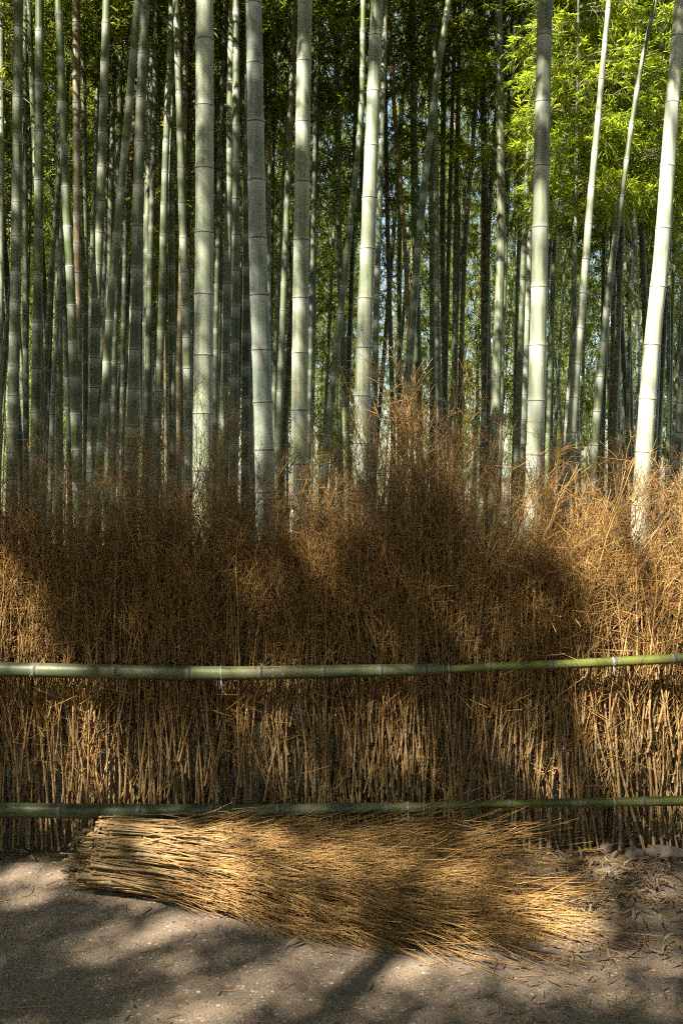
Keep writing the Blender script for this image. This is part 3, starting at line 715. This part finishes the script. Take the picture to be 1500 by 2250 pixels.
# ------------------------------------------------------------------ unseen bamboos added on the camera's side: arching crowns shade the fence and path
FR = [(-9.2, -2.6), (-8.0, -4.2), (-7.2, -1.8), (-6.4, -3.6), (-5.3, -1.9), (-4.6, -4.3), (-3.8, -2.4), (-2.9, -3.9), (-2.1, -1.9), (-1.2, -3.4), (-.2, -2.1), (.9, -3.2), (1.9, -1.9), (3.2, -2.8)]
zz = np.linspace(-.03, 12.5, 60)
AX = []
for x, y in FR:
    b = rng.uniform(2.2, 4.6); lx = rng.normal(.2, .5)
    AX.append(np.stack([x + lx * (zz / 10) ** 2, y + b * (np.maximum(zz, 0) / 9) ** 2.2, zz], -1))
AX = np.array(AX)
nc = 4900
xf = rng.uniform(-4.2, 4.8, nc); zf = rng.uniform(-4.2, 7.2, nc); h = rng.uniform(6.9, 10.6, nc)
t = np.maximum((h - zf) / SUN[2], .5)
CP = np.stack([xf, np.full(nc, 4.1), zf], -1) + SUN * t[:, None]
xf = rng.uniform(-8, 3.5, 1900); zf = rng.uniform(4, 10, 1900); h = rng.uniform(8.3, 11.5, 1900); t = np.maximum((h - zf) / SUN[2], .3)
CP = np.vstack([CP, np.stack([xf, np.full(1900, 4.1), zf], -1) + SUN * t[:, None]])
CP = CP[CP[:, 2] > 6.4]
ai = np.clip(((CP[:, 2] - 1.0 + .03) / 12.53 * 59).astype(int), 0, 59)
dist = np.linalg.norm(AX[:, ai, :2] - CP[None, :, :2], axis=2)          # (culms, clumps)
own = np.argmin(dist, 0)
for k in range(len(FR)):
    ax = AX[k]; org = np.array([ax[0, 0], ax[0, 1], 0])
    e = shade_grove; org = np.array(shade_grove.location)
    rr = lambda z: .05 * (1 - .75 * max(z, 0) / 12.5)
    me, _ = culm_mesh('culm', ax, rr, list(np.arange(.3, 12.3, .3)), 10, org, False)
    o = link('culm', me, e); o.color = (*TONES['mid'], 1)
    sel = np.where(own == k)[0]
    if not len(sel): continue
    P = CP[sel]; r = rng
    j = ai[sel]; root = ax[j]
    tt = np.linspace(0, 1, 5)[None, :, None]
    BR = root[:, None] * (1 - tt) + P[:, None] * tt + np.array([0, 0, .35]) * (tt * (1 - tt) * 2)
    n1 = len(P)
    d = unit(P - root + r.normal(0, .3, P.shape)); d[:, 2] -= .2
    B, TW, lb, ld, ln_, LL, LW = spray(P - d * .25, d, r.uniform(.4, .75, n1), 5, 6, r, .185, .037, .3, k=3)
    keep = leaf_keep(lb, ld, LL, r)
    g = Geo(); g.leaves(lb[keep] - org, ld[keep], ln_[keep], LL[keep], LW[keep])
    link('crown', g.mesh('crown', M['leaf'], None), e)
    g = Geo(); td_ = np.linspace(0, 1, 25)[None, :, None]; BD = root[:, None] * (1 - td_) + P[:, None] * td_ + np.array([0, 0, .35]) * (td_ * (1 - td_) * 2)
    bk = litness(BD.reshape(-1, 3)).reshape(BD.shape[:2]).max(1) < .55
    g.tubes(BR[bk] - org, np.broadcast_to(np.linspace(.007, .002, 5), BR[bk].shape[:2]), 3, .2)
    link('branches', g.mesh('branches', M['branch']), e)

# ------------------------------------------------------------------ brush fence
def dry_branch(r, L, r0, bend, ang=(16, 34), nint=9, sub=1.0, tw=1.0, spread=.5, sublen=(.18, .42), twl=1.0, bare=.15, fine=1.0, curve=None, tone0=0.0):
    """a dry bamboo branch: jointed stalk with a cut butt, forking side branches and fine twigs"""
    g = Geo()
    u = np.concatenate([[0], np.cumsum(r.uniform(.7, 1.2, nint))]); u /= u[-1]
    if curve is None:
        off = np.cumsum(r.normal(0, bend, (nint + 1, 2)), 0); off[0] = 0
        N_ = np.stack([off[:, 0], off[:, 1], u * L], -1)
    else: N_ = curve(u); N_[1:] += r.normal(0, .006, (nint, 3))
    rad = r0 * (1 - .82 * u)
    # jointed stem with swollen nodes
    pts = [N_[0], N_[0], N_[0] + (N_[1] - N_[0]) * .05]; rs = [r0 * .15, r0 * 1.4, r0 * 1.3]
    for i in range(nint):
        a, b = N_[i], N_[i + 1]; l = np.linalg.norm(b - a)
        e = min(.012 / l, .25)
        pts += [a + (b - a) * e, a + (b - a) * (1 - e), b]
        ra, rb = rad[i], rad[i + 1]
        rs += [ra * .96, (ra * .25 + rb * .75) * .98, rb * 1.38]
    pts = np.array(pts); pts[0] -= unit(N_[1] - N_[0]) * .001
    tone = np.clip(np.interp(np.linspace(0, 1, len(pts)), [0, .3, 1], [0, .1, .8]) + tone0, 0, 1)
    g.tubes(pts[None], np.array(rs)[None], 5 if r0 > .0055 else 4, tone=tone[None])
    SB = []; SR = []; TWs = []; TR = []
    k = 4; tt = np.linspace(0, 1, k)[:, None]
    for i in range(1, nint + 1):
        a = N_[i]; td = unit(N_[i] - N_[i - 1])
        nb = r.choice([1, 2, 2, 3]) if r.uniform() < sub else 0
        if u[i] < bare: nb = 1 if r.uniform() < .3 else 0
        az = r.uniform(0, 2 * np.pi)
        for q in range(nb):
            th = math.radians(r.uniform(*ang)); ph = az + q * math.pi + r.normal(0, .4)
            ref = np.array([1, 0, 0]) if abs(td[0]) < .7 else np.array([0, 0, 1.])
            s1 = unit(np.cross(td, ref)); s2 = np.cross(td, s1)
            side = s1 * math.cos(ph) + s2 * math.sin(ph)
            d = td * math.cos(th) + side * math.sin(th)
            l = L * r.uniform(*sublen) * (1.15 - .6 * u[i])
            P = a + d * l * tt + (td - d) * (l * .45) * tt ** 2 + r.normal(0, .008, (k, 3)) * tt
            SB.append(P); SR.append(np.linspace(max(rad[i] * .55, .0018 * fine), .0012 * fine, k))
            nt_ = int(r.integers(2, 5) * tw)
            for w in range(nt_):
                f = r.uniform(.25, 1); b0 = a + d * l * f + (td - d) * l * .45 * f * f
                dd = unit(d + r.normal(0, spread, 3)); ll = r.uniform(.06, .22) * (L / 1.2) * twl
                TWs.append([b0, b0 + dd * ll]); TR.append([.0015 * fine, .0009 * fine])
    if SB: g.tubes(np.array(SB), np.array(SR), 3, .55)
    if TWs: g.tubes(np.array(TWs), np.array(TR), 3, 1.0)
    return g

BP = []
r = np.random.default_rng(55)
for k in range(34):
    if k >= 28: g = dry_branch(r, r.uniform(.6, .9), r.uniform(.0032, .0062), .004, (14, 30), 8, .45, .6, .4, bare=.55, tone0=-.1)
    elif k >= 22: g = dry_branch(r, r.uniform(.75, 1.05), r.uniform(.0028, .0042), .007, (16, 40), 9, .85, 1.2, .5, sublen=(.18, .4), bare=.2, fine=.72, tone0=.5)
    elif k < 12: g = dry_branch(r, r.uniform(.95, 1.25), r.uniform(.0042, .0074), .0045, (18, 44), 9, 1.0, 1.25, .52, bare=.42, fine=.8)
    elif k < 18: g = dry_branch(r, r.uniform(.7, .95), r.uniform(.004, .007), .005, (18, 46), 8, 1.0, 1.3, .55, bare=.3, fine=.8)
    else: g = dry_branch(r, r.uniform(1.3, 1.5), r.uniform(.0065, .0095), .004, (14, 36), 11, .9, 1.2, .55, bare=.5)
    a = g.arrays(); BP.append((a, mesh_from('stalk', *a, M['brush']), a[0][:, 2].max()))
fence = tag(link('brush_fence', None, loc=(0, 4.15, 0)), 'brown brush fence of dry bamboo branches held by two green rails', 'fence')
FO = np.array([0, 4.15, 0])
place = []
def put(x, y, z, kind, lx, ly, s=1.0, flip=False):
    place.append((x, y, z, kind, lx, ly, s, rng.uniform(0, 6.28)))
X0, X1 = -1.95, 2.1
# back and middle rows standing on the soil, then shingled layers with their butts higher up
for k in range(390):
    x = rng.uniform(X0, X1)
    put(x, 4.15 + rng.uniform(-.05, .12), rng.uniform(-.02, .02), rng.integers(0, 22), rng.normal(0, .06) + .03 * (x > .3), rng.normal(.0, .03), rng.uniform(.95, 1.2))
for k in range(165):        # the sturdier stalks at the front foot
    x = X0 + (k + rng.uniform(0, 1)) / 165 * (X1 - X0)
    put(x, 4.07 + rng.uniform(-.02, .03), .004, rng.integers(18, 22), rng.normal(0, .09) - .05 * (x > .8), .03 + rng.normal(0, .02), rng.uniform(.7, 1.0))
for k in range(510):
    x = rng.uniform(X0, X1); z = rng.uniform(.1, .85)
    put(x, 4.03 + rng.uniform(-.01, .1), z, rng.integers(0, 18), rng.normal(0, .13) + .04 * (x > .4), .015 + rng.normal(0, .03), rng.uniform(.6, .95))
for k in range(360):        # thin straight stems packing the band between the rails
    x = rng.uniform(X0, X1); z = rng.uniform(.08, .8)
    put(x, 4.045 + rng.uniform(-.02, .06), z, rng.integers(28, 34), rng.normal(0, .12) + .03 * (x > .4), .01 + rng.normal(0, .02), rng.uniform(.6, 1.0))
for k in range(250):        # fuzzy top
    x = rng.uniform(X0, X1); z = rng.uniform(.6, 1.1)
    put(x, 4.12 + rng.uniform(-.05, .12), z, rng.choice([6, 8, 10, 12, 14, 16, 22, 23, 24, 25, 26, 27]), rng.normal(0, .32) + .1 * (x > .5), rng.normal(0, .14), rng.uniform(.45, .8))
for k in range(270):        # loose wisps standing out of the top
    x = rng.uniform(X0, X1)
    put(x, 4.15 + rng.uniform(-.06, .14), rng.uniform(.95, 1.36), rng.integers(22, 28), rng.normal(0, .3) + .12 * (x > .5), rng.normal(0, .15), rng.uniform(.42, .75))
for k in range(34):         # the tall tuft right of the centre
    x = at(930, 1150, 4.2)[0] + rng.normal(0, .07)
    put(x, 4.2 + rng.normal(0, .04), rng.uniform(.75, 1.05), rng.integers(22, 28), rng.normal(.1, .26), rng.normal(0, .12), rng.uniform(.75, 1.0))
for k in range(40):         # loose wisps leaning right near the sunny end
    x = rng.uniform(.75, 1.8)
    put(x, 4.15 + rng.normal(0, .05), rng.uniform(.75, 1.0), rng.integers(22, 28), rng.normal(.35, .15), rng.normal(0, .08), rng.uniform(.6, .9))
def top_limit(x):
    return 1.40 + .07 * math.sin(x * 2.1 + .6) + .05 * math.sin(x * 7) - .1 * (x > .5) + .13 * (x < -.1)
mats = []
for ip, (x, y, z, kd, lx, ly, s, rz) in enumerate(place):
    wisp = ip >= 1425 and ip % 4 != 0
    hgt = BP[kd][2] * s
    lim = top_limit(x) if not (.2 < x < .55 and z > .7) else 2.0
    if wisp: lim += rng.triangular(.1, .3, .62) + .07 * (x < -.1)
    if z + hgt > lim: s = max(.35, (lim - z) / BP[kd][2] * rng.uniform(.85, 1.02))
    mw = Matrix.Translation((x, y - 4.15, z)) @ Matrix.Rotation(lx, 4, 'Y') @ Matrix.Rotation(-ly, 4, 'X') @ Matrix.Rotation(rz, 4, 'Z') @ Matrix.Diagonal((max(s, .75), max(s, .75), s, 1))
    mats.append(mw)
# the 300 that show largest: front ones inside the view
order = sorted(range(len(place)), key=lambda i: (abs(place[i][0] - .0) > 1.5, place[i][1] + (0 if 710 <= i else .0) - .05 * ((18 <= place[i][3] < 22))))
front = set(order[:300])
big = Geo()
for i, (p, mw) in enumerate(zip(place, mats)):
    arr, me, _ = BP[p[3]]
    if i in front:
        link('stalk', me, fence, mw=mw)
    else:
        A = np.array(mw); v, q, t_, tone = arr
        big.add(v @ A[:3, :3].T + A[:3, 3], q=q, tone=tone)
o = link('brush', big.mesh('brush', M['brush']), fence); o['kind'] = 'stuff'

# rails: each of two bamboo poles, the thinner pushed into the sawn end of the thicker
def rail(pts, ws, nodes_px, Y, tone, ties, open_end):
    P = np.array([at(x, y, Y) for x, y in pts]); xs = P[:, 0]
    nodes_x = [at(x, 1500, Y)[0] for x in nodes_px]
    R_ = np.array(ws) * Y / F / 2
    cx = np.unique(np.round(np.concatenate([np.linspace(xs[0], xs[-1], 40)] + [np.array([n_ - .02, n_ - .007, n_ - .002, n_ + .002, n_ + .007, n_ + .02]) for n_ in nodes_x]), 4))
    cx = cx[(cx >= xs[0]) & (cx <= xs[-1])]
    pos = np.stack([cx, np.full(len(cx), Y), np.interp(cx, xs, P[:, 2])], -1)
    pos[:, 2] += .003 * np.sin(cx * 3.1); pos[:, 1] += .004 * np.sin(cx * 2.3 + 1)
    rr = np.interp(cx, xs, R_); bl = np.zeros(len(cx))
    for n_ in nodes_x:
        dd = np.abs(cx - n_); rr = rr * (1 + .055 * np.exp(-(dd / .006) ** 2)); bl = np.maximum(bl, np.exp(-(dd / .012) ** 2))
    org = pos[len(pos) // 2]
    g = Geo(); g.tubes((pos - org)[None], rr[None], 24, tone=bl[None] * .3)
    o = link('rail', g.mesh('rail', M['rail'], 'bloom'), fence, loc=tuple(org - FO)); o.color = (*tone, 1)
    g = Geo(); g.tubes(np.array([[z, 0, 0] for z in (-1, -.5, 0, .5, 1)])[None], np.array([[.99, 1.05, 1.03, 1.06, .99]]), 20)
    nm = g.mesh('node', M['rail_node'])
    for n_ in nodes_x:
        r1 = float(np.interp(n_, cx, np.interp(cx, xs, R_))); z1 = float(np.interp(n_, cx, pos[:, 2])); y1 = float(np.interp(n_, cx, pos[:, 1]))
        link('node', nm, o, loc=(n_ - org[0], y1 - org[1], z1 - org[2]), scale=(.0055, r1 * 1.045, r1 * 1.045))
    if open_end:
        x1, r1, z1, y1 = cx[-1], rr[-1], pos[-1, 2], pos[-1, 1]
        g = Geo(); g.tubes(np.array([[0, 0, 0], [.0015, 0, 0], [.0016, 0, 0], [-.02, 0, 0]])[None], np.array([[r1 * 1.004, r1 * 1.004, r1 * .78, r1 * .76]]), 24)
        link('sawn_end', g.mesh('sawn_end', M['cut_end']), o, loc=(x1 - org[0], y1 - org[1], z1 - org[2]))
    for tx in ties:
        x1 = at(tx, 1500, Y)[0]; r1 = float(np.interp(x1, xs, R_)); z1 = float(np.interp(x1, cx, pos[:, 2])); y1 = float(np.interp(x1, cx, pos[:, 1]))
        g = Geo(); a = np.linspace(0, 2 * np.pi, 25)
        for dx in (-.0015, .0022):
            g.tubes(np.stack([dx + .002 * np.sin(a * 2), np.cos(a) * (r1 + .0016), np.sin(a) * (r1 + .0016)], -1)[None], np.full((1, 25), .0008), 5)
        for dx, dz in ((.006, -.035), (-.004, -.03), (.012, -.02)):
            g.tubes(np.array([[0, -r1 * .6, -r1 * .85], [dx * .3, -r1 * .5 - .006, -r1 + dz * .4], [dx, -r1 * .45, -r1 + dz]])[None], np.array([[.0012, .001, .0008]]), 5)
        link('wire_tie', g.mesh('wire_tie', M['wire']), o, loc=(x1 - org[0], y1 - org[1], z1 - org[2]))
YR = 3.955
rail([(-560, 1466), (0, 1472), (500, 1478), (1012, 1472)], [33, 32, 31, 25], [-420, -260, -90, 80, 257, 418, 575, 713, 838, 937], YR, (.078, .084, .042), (487, 985), True)
rail([(960, 1474), (1012, 1471), (1265, 1459), (1500, 1444), (2050, 1412)], [16, 18, 20, 22, 25], [1077, 1213, 1350, 1480, 1620, 1770, 1900], YR + .004, (.085, .095, .021), (1345,), False)
rail([(-560, 1780), (0, 1781), (500, 1782), (930, 1777)], [33, 32, 31, 23], [-380, -210, -40, 138, 310, 470, 615, 738, 852], YR, (.068, .078, .037), (486, 895), True)
rail([(880, 1779), (930, 1775), (1120, 1768), (1345, 1762), (1500, 1757), (2050, 1738)], [15, 17, 17, 19, 22, 25], [982, 1122, 1265, 1412, 1570, 1730, 1890], YR + .004, (.08, .09, .02), (1347,), False)

# ------------------------------------------------------------------ bundle of cut branches on the path
bundle = tag(link('brush_bundle', None, loc=(0, 3.65, 0)), 'loose bundle of cut dry bamboo branches lying on the path before the fence', 'bundle')
BO = np.array([0, 3.65, 0])
rb_ = np.random.default_rng(21)
rest = Geo()
NST = 800
def stalk_curve(r, a, rad, L):
    # butt in a leaning disc; free end in a wide flattened fan
    cy, cz = math.cos(a) * rad, math.sin(a) * rad
    b0 = np.array([-.945 + cz * .45 - cy * .35 + r.normal(0, .022), 3.72 + cy * .85, .132 + cz * .70])
    yaw = (3.57 + cy * 1.75 + r.normal(0, .06))
    zend = max(.010, .055 + cz * .3 + r.normal(0, .025) + max(0, cy - .05) * 1.0 * min(1, L / 1.2) ** 3)
    b3 = np.array([b0[0] + L, yaw, zend])
    b1 = b0 + np.array([L * .33, -.02 + cy * .15, -.012 + r.normal(0, .012)]); b2 = np.array([b0[0] + L * .68, 3.60 + cy * 1.2, max(.012, .09 + cz * .62 + r.normal(0, .012))])
    def f(u):
        u = u[:, None]
        return b0 * (1 - u) ** 3 + 3 * b1 * u * (1 - u) ** 2 + 3 * b2 * u * u * (1 - u) + b3 * u ** 3
    return f
made = 0
for k in range(NST):
    thick = k < 46
    a = rb_.uniform(0, 2 * np.pi); rad = (.175 if thick else .15) * math.sqrt(rb_.uniform(.3 if thick else 0, 1))
    if thick and rb_.uniform() < .7: a = rb_.uniform(math.pi * .45, math.pi * 1.25)
    if k >= 52 and rb_.uniform() < .4: rad = .165 * rb_.uniform(.8, 1.05)
    L = rb_.triangular(.65, .88, 1.6) if not thick else rb_.uniform(.85, 1.3)
    f0 = stalk_curve(rb_, a, rad, L)
    if not thick and rb_.uniform() < .55:       # branches pushed in deeper: their butts lie inside the bundle
        s0 = rb_.uniform(.05, .42); f1 = (lambda f0, s0: (lambda u: f0(s0 + u * (1.02 - s0))))(f0, s0)
    else: f1 = f0
    g = dry_branch(rb_, L * .8, rb_.uniform(.0058, .0095) if thick else rb_.uniform(.0017, .0036), 0, (5, 15), 10 if thick else 7, .75, .8, .14, sublen=(.25, .5), twl=1.5, fine=.62, curve=f1, tone0=rb_.uniform(-.1, .15) if thick else rb_.uniform(-.1, .6))
    for vv in g.v: np.maximum(vv[:, 2], .003 + .0, out=vv[:, 2])
    vis = thick or (math.cos(a) < .3)
    if made < 300 and (thick or vis):
        org = g.v[0][0].copy()
        link('stalk', g.mesh('stalk', M['brush'], origin=org), bundle, loc=tuple(org - BO)); made += 1
    else:
        v, q, t_, tone = g.arrays(); rest.add(v - BO, q=q, tone=tone)
o = link('twigs', rest.mesh('twigs', M['brush']), bundle); o['kind'] = 'stuff'

# ------------------------------------------------------------------ fallen leaves, litter, crumbs, stones
LM = []
for k in range(6):
    L, Wd = .1, .015
    u = np.linspace(0, 1, 7); w = Wd * np.sin(np.pi * u ** .75) ** .8 * .5
    cv = rb_.uniform(-.02, .035); tw_ = rb_.uniform(-1.2, 1.2); fold = rb_.uniform(.1, .9)
    V = []
    for ui, wi in zip(u, w):
        a = tw_ * (ui - .5)
        for s_ in (-1, 0, 1):
            yy, zz_ = s_ * wi * math.cos(fold), abs(s_) * wi * math.sin(fold)
            V.append(((ui - .5) * L, yy * math.cos(a) - zz_ * math.sin(a), .004 + yy * math.sin(a) + zz_ * math.cos(a) + cv * (2 * ui - 1) ** 2))
    V = np.array(V); V[:, 2] = (V[:, 2] - V[:, 2].min()) * .8 + .002
    q = np.array([[i * 3 + j, i * 3 + j + 1, i * 3 + j + 4, i * 3 + j + 3] for i in range(6) for j in range(2)])
    LM.append((V, q, mesh_from('fallen_leaf', V, q, np.zeros((0, 3), int), np.zeros(len(V)), M['dry_leaf'])))
spots = []
def gpt(px, py):
    Y = EYE * F / (py - HZ); return ((px - 750) / F * Y, Y)
def scatter(cnt, fx, fy):
    for q in range(cnt):
        x, y = gpt(fx(), fy()); spots.append((x, y))
scatter(420, lambda: rng.normal(1360, 110), lambda: rng.normal(1945, 40))
scatter(230, lambda: rng.uniform(1080, 1560), lambda: rng.normal(2040, 75))
scatter(36, lambda: rng.uniform(950, 1560), lambda: rng.uniform(2080, 2290))
scatter(55, lambda: rng.uniform(-100, 1560), lambda: rng.uniform(1960, 2300))
scatter(160, lambda: rng.uniform(-300, 1800), lambda: rng.normal(1882, 12))
scatter(60, lambda: rng.uniform(1500, 2100), lambda: rng.normal(1930, 60))
spots = [s for s in spots if s[1] < 4.05 and s[1] > 2.4]
spots.sort(key=lambda s: s[1] + (5 if abs((s[0] / s[1]) * F) > 780 else 0))
lit_ = Geo()
for i, (x, y) in enumerate(spots):
    k = rng.integers(6); s = rng.uniform(.35, .78) * (.8 if y < 3.15 else 1); rz = rng.uniform(0, 6.28); tl = rng.normal(0, .16)
    zb_ = .002 + (rng.uniform(0, .02) if 3.2 < y < 3.9 and x > .7 else 0)
    mw = Matrix.Translation((x, y, zb_ + abs(math.sin(tl)) * .05 * s)) @ Matrix.Rotation(rz, 4, 'Z') @ Matrix.Rotation(tl, 4, 'Y') @ Matrix.Diagonal((s, s * rng.uniform(.7, 1.2), s, 1))
    if i < 290:
        o = link('fallen_leaf', LM[k][2], None, mw=mw)
        pxl = 750 + x / y * F; pyl = HZ + EYE / y * F
        where = ('bare path left of the bundle' if pxl < 330 else 'path below the middle of the bundle' if pxl < 760 else 'path below the bundle tips' if pxl < 1100 and pyl > 2080 else
                 'among the bundle tips' if pxl < 1100 else 'path at the lower right corner' if pyl > 2110 else 'ground right of the bundle tips')
        tag(o, f"{'small' if s < .45 else 'long'} dry {['curled', 'flat', 'twisted', 'folded', 'bowed', 'straight'][k]} bamboo leaf on the {where}".replace('on the among', 'lying among'), 'leaf', 'loose fallen leaves on the path')
    else:
        A = np.array(mw); lit_.add(LM[k][0] @ A[:3, :3].T + A[:3, 3], q=LM[k][1])
o = link('leaf_litter', lit_.mesh('leaf_litter', M['dry_leaf'], None)); tag(o, 'matted dry leaf litter on the soil at the foot of the fence', 'leaf litter', kind='stuff')

# broken twig crumbs and grit
g = Geo()
n1 = 560
px = np.where(rng.uniform(0, 1, n1) < .45, rng.uniform(-50, 1550, n1), rng.normal(1250, 180, n1)); py = np.where(rng.uniform(0, 1, n1) < .5, rng.normal(1920, 50, n1), rng.uniform(1900, 2280, n1))
Yg = EYE * F / (np.clip(py, 1870, 2300) - HZ); a = rng.uniform(0, np.pi, n1); L = rng.uniform(.012, .07, n1) * np.where(rng.uniform(0, 1, n1) < .1, 2.2, 1)
c0 = np.stack([(px - 750) / F * Yg, Yg, np.full(n1, .0035)], -1); d = np.stack([np.cos(a), np.sin(a), rng.uniform(0, .08, n1)], -1)
pp = np.stack([c0 - d * L[:, None] * .5, c0 + rng.normal(0, .0025, (n1, 3)) * [1, 1, 0], c0 + d * L[:, None] * .5], 1); pp[..., 2] = np.maximum(pp[..., 2], .003)
g.tubes(pp, np.broadcast_to(np.array([.0012, .0014, .0008]), (n1, 3)), 4, rng.uniform(.1, 1, n1))
tag(link('twig_debris', g.mesh('twig_debris', M['brush'])), 'thin broken twig crumbs scattered over the path', 'debris', kind='stuff')

def stone(label, px, py, sx, sy, sz, seed):
    r = np.random.default_rng(seed); nu, nv = 14, 9
    th = np.linspace(0, 2 * np.pi, nu, endpoint=False); ph = np.linspace(.02, np.pi - .02, nv)
    V = np.array([[math.sin(p) * math.cos(t), math.sin(p) * math.sin(t), math.cos(p)] for p in ph for t in th])
    for k in range(9):
        d = unit(r.normal(size=3)); c = r.uniform(.55, .95); dd = V @ d; V -= np.maximum(dd - c, 0)[:, None] * d * .9
    V *= 1 + .06 * np.sin(V[:, :1] * 5 + seed) * np.sin(V[:, 1:2] * 4)
    V *= np.array([sx, sy, sz]); V[:, 2] += sz * .1
    q = np.array([[i * nu + j, i * nu + (j + 1) % nu, (i + 1) * nu + (j + 1) % nu, (i + 1) * nu + j] for i in range(nv - 1) for j in range(nu)])
    x, y = gpt(px, py)
    o = link('stone', mesh_from('stone', V, q, np.zeros((0, 3), int), np.zeros(len(V)), M['stone']), loc=(x, y, 0), rot=(0, 0, r.uniform(0, 6)))
    tag(o, label, 'stone')
stone('small grey stone at the foot of the fence beyond the bundle', 1330, 1862, .045, .035, .028, 3)
stone('pale flat stone beside the fence foot at the right edge', 1465, 1880, .09, .05, .035, 8)
stone('flat earthy stone beside the leaf litter below the fence', 1395, 1880, .075, .04, .022, 14)
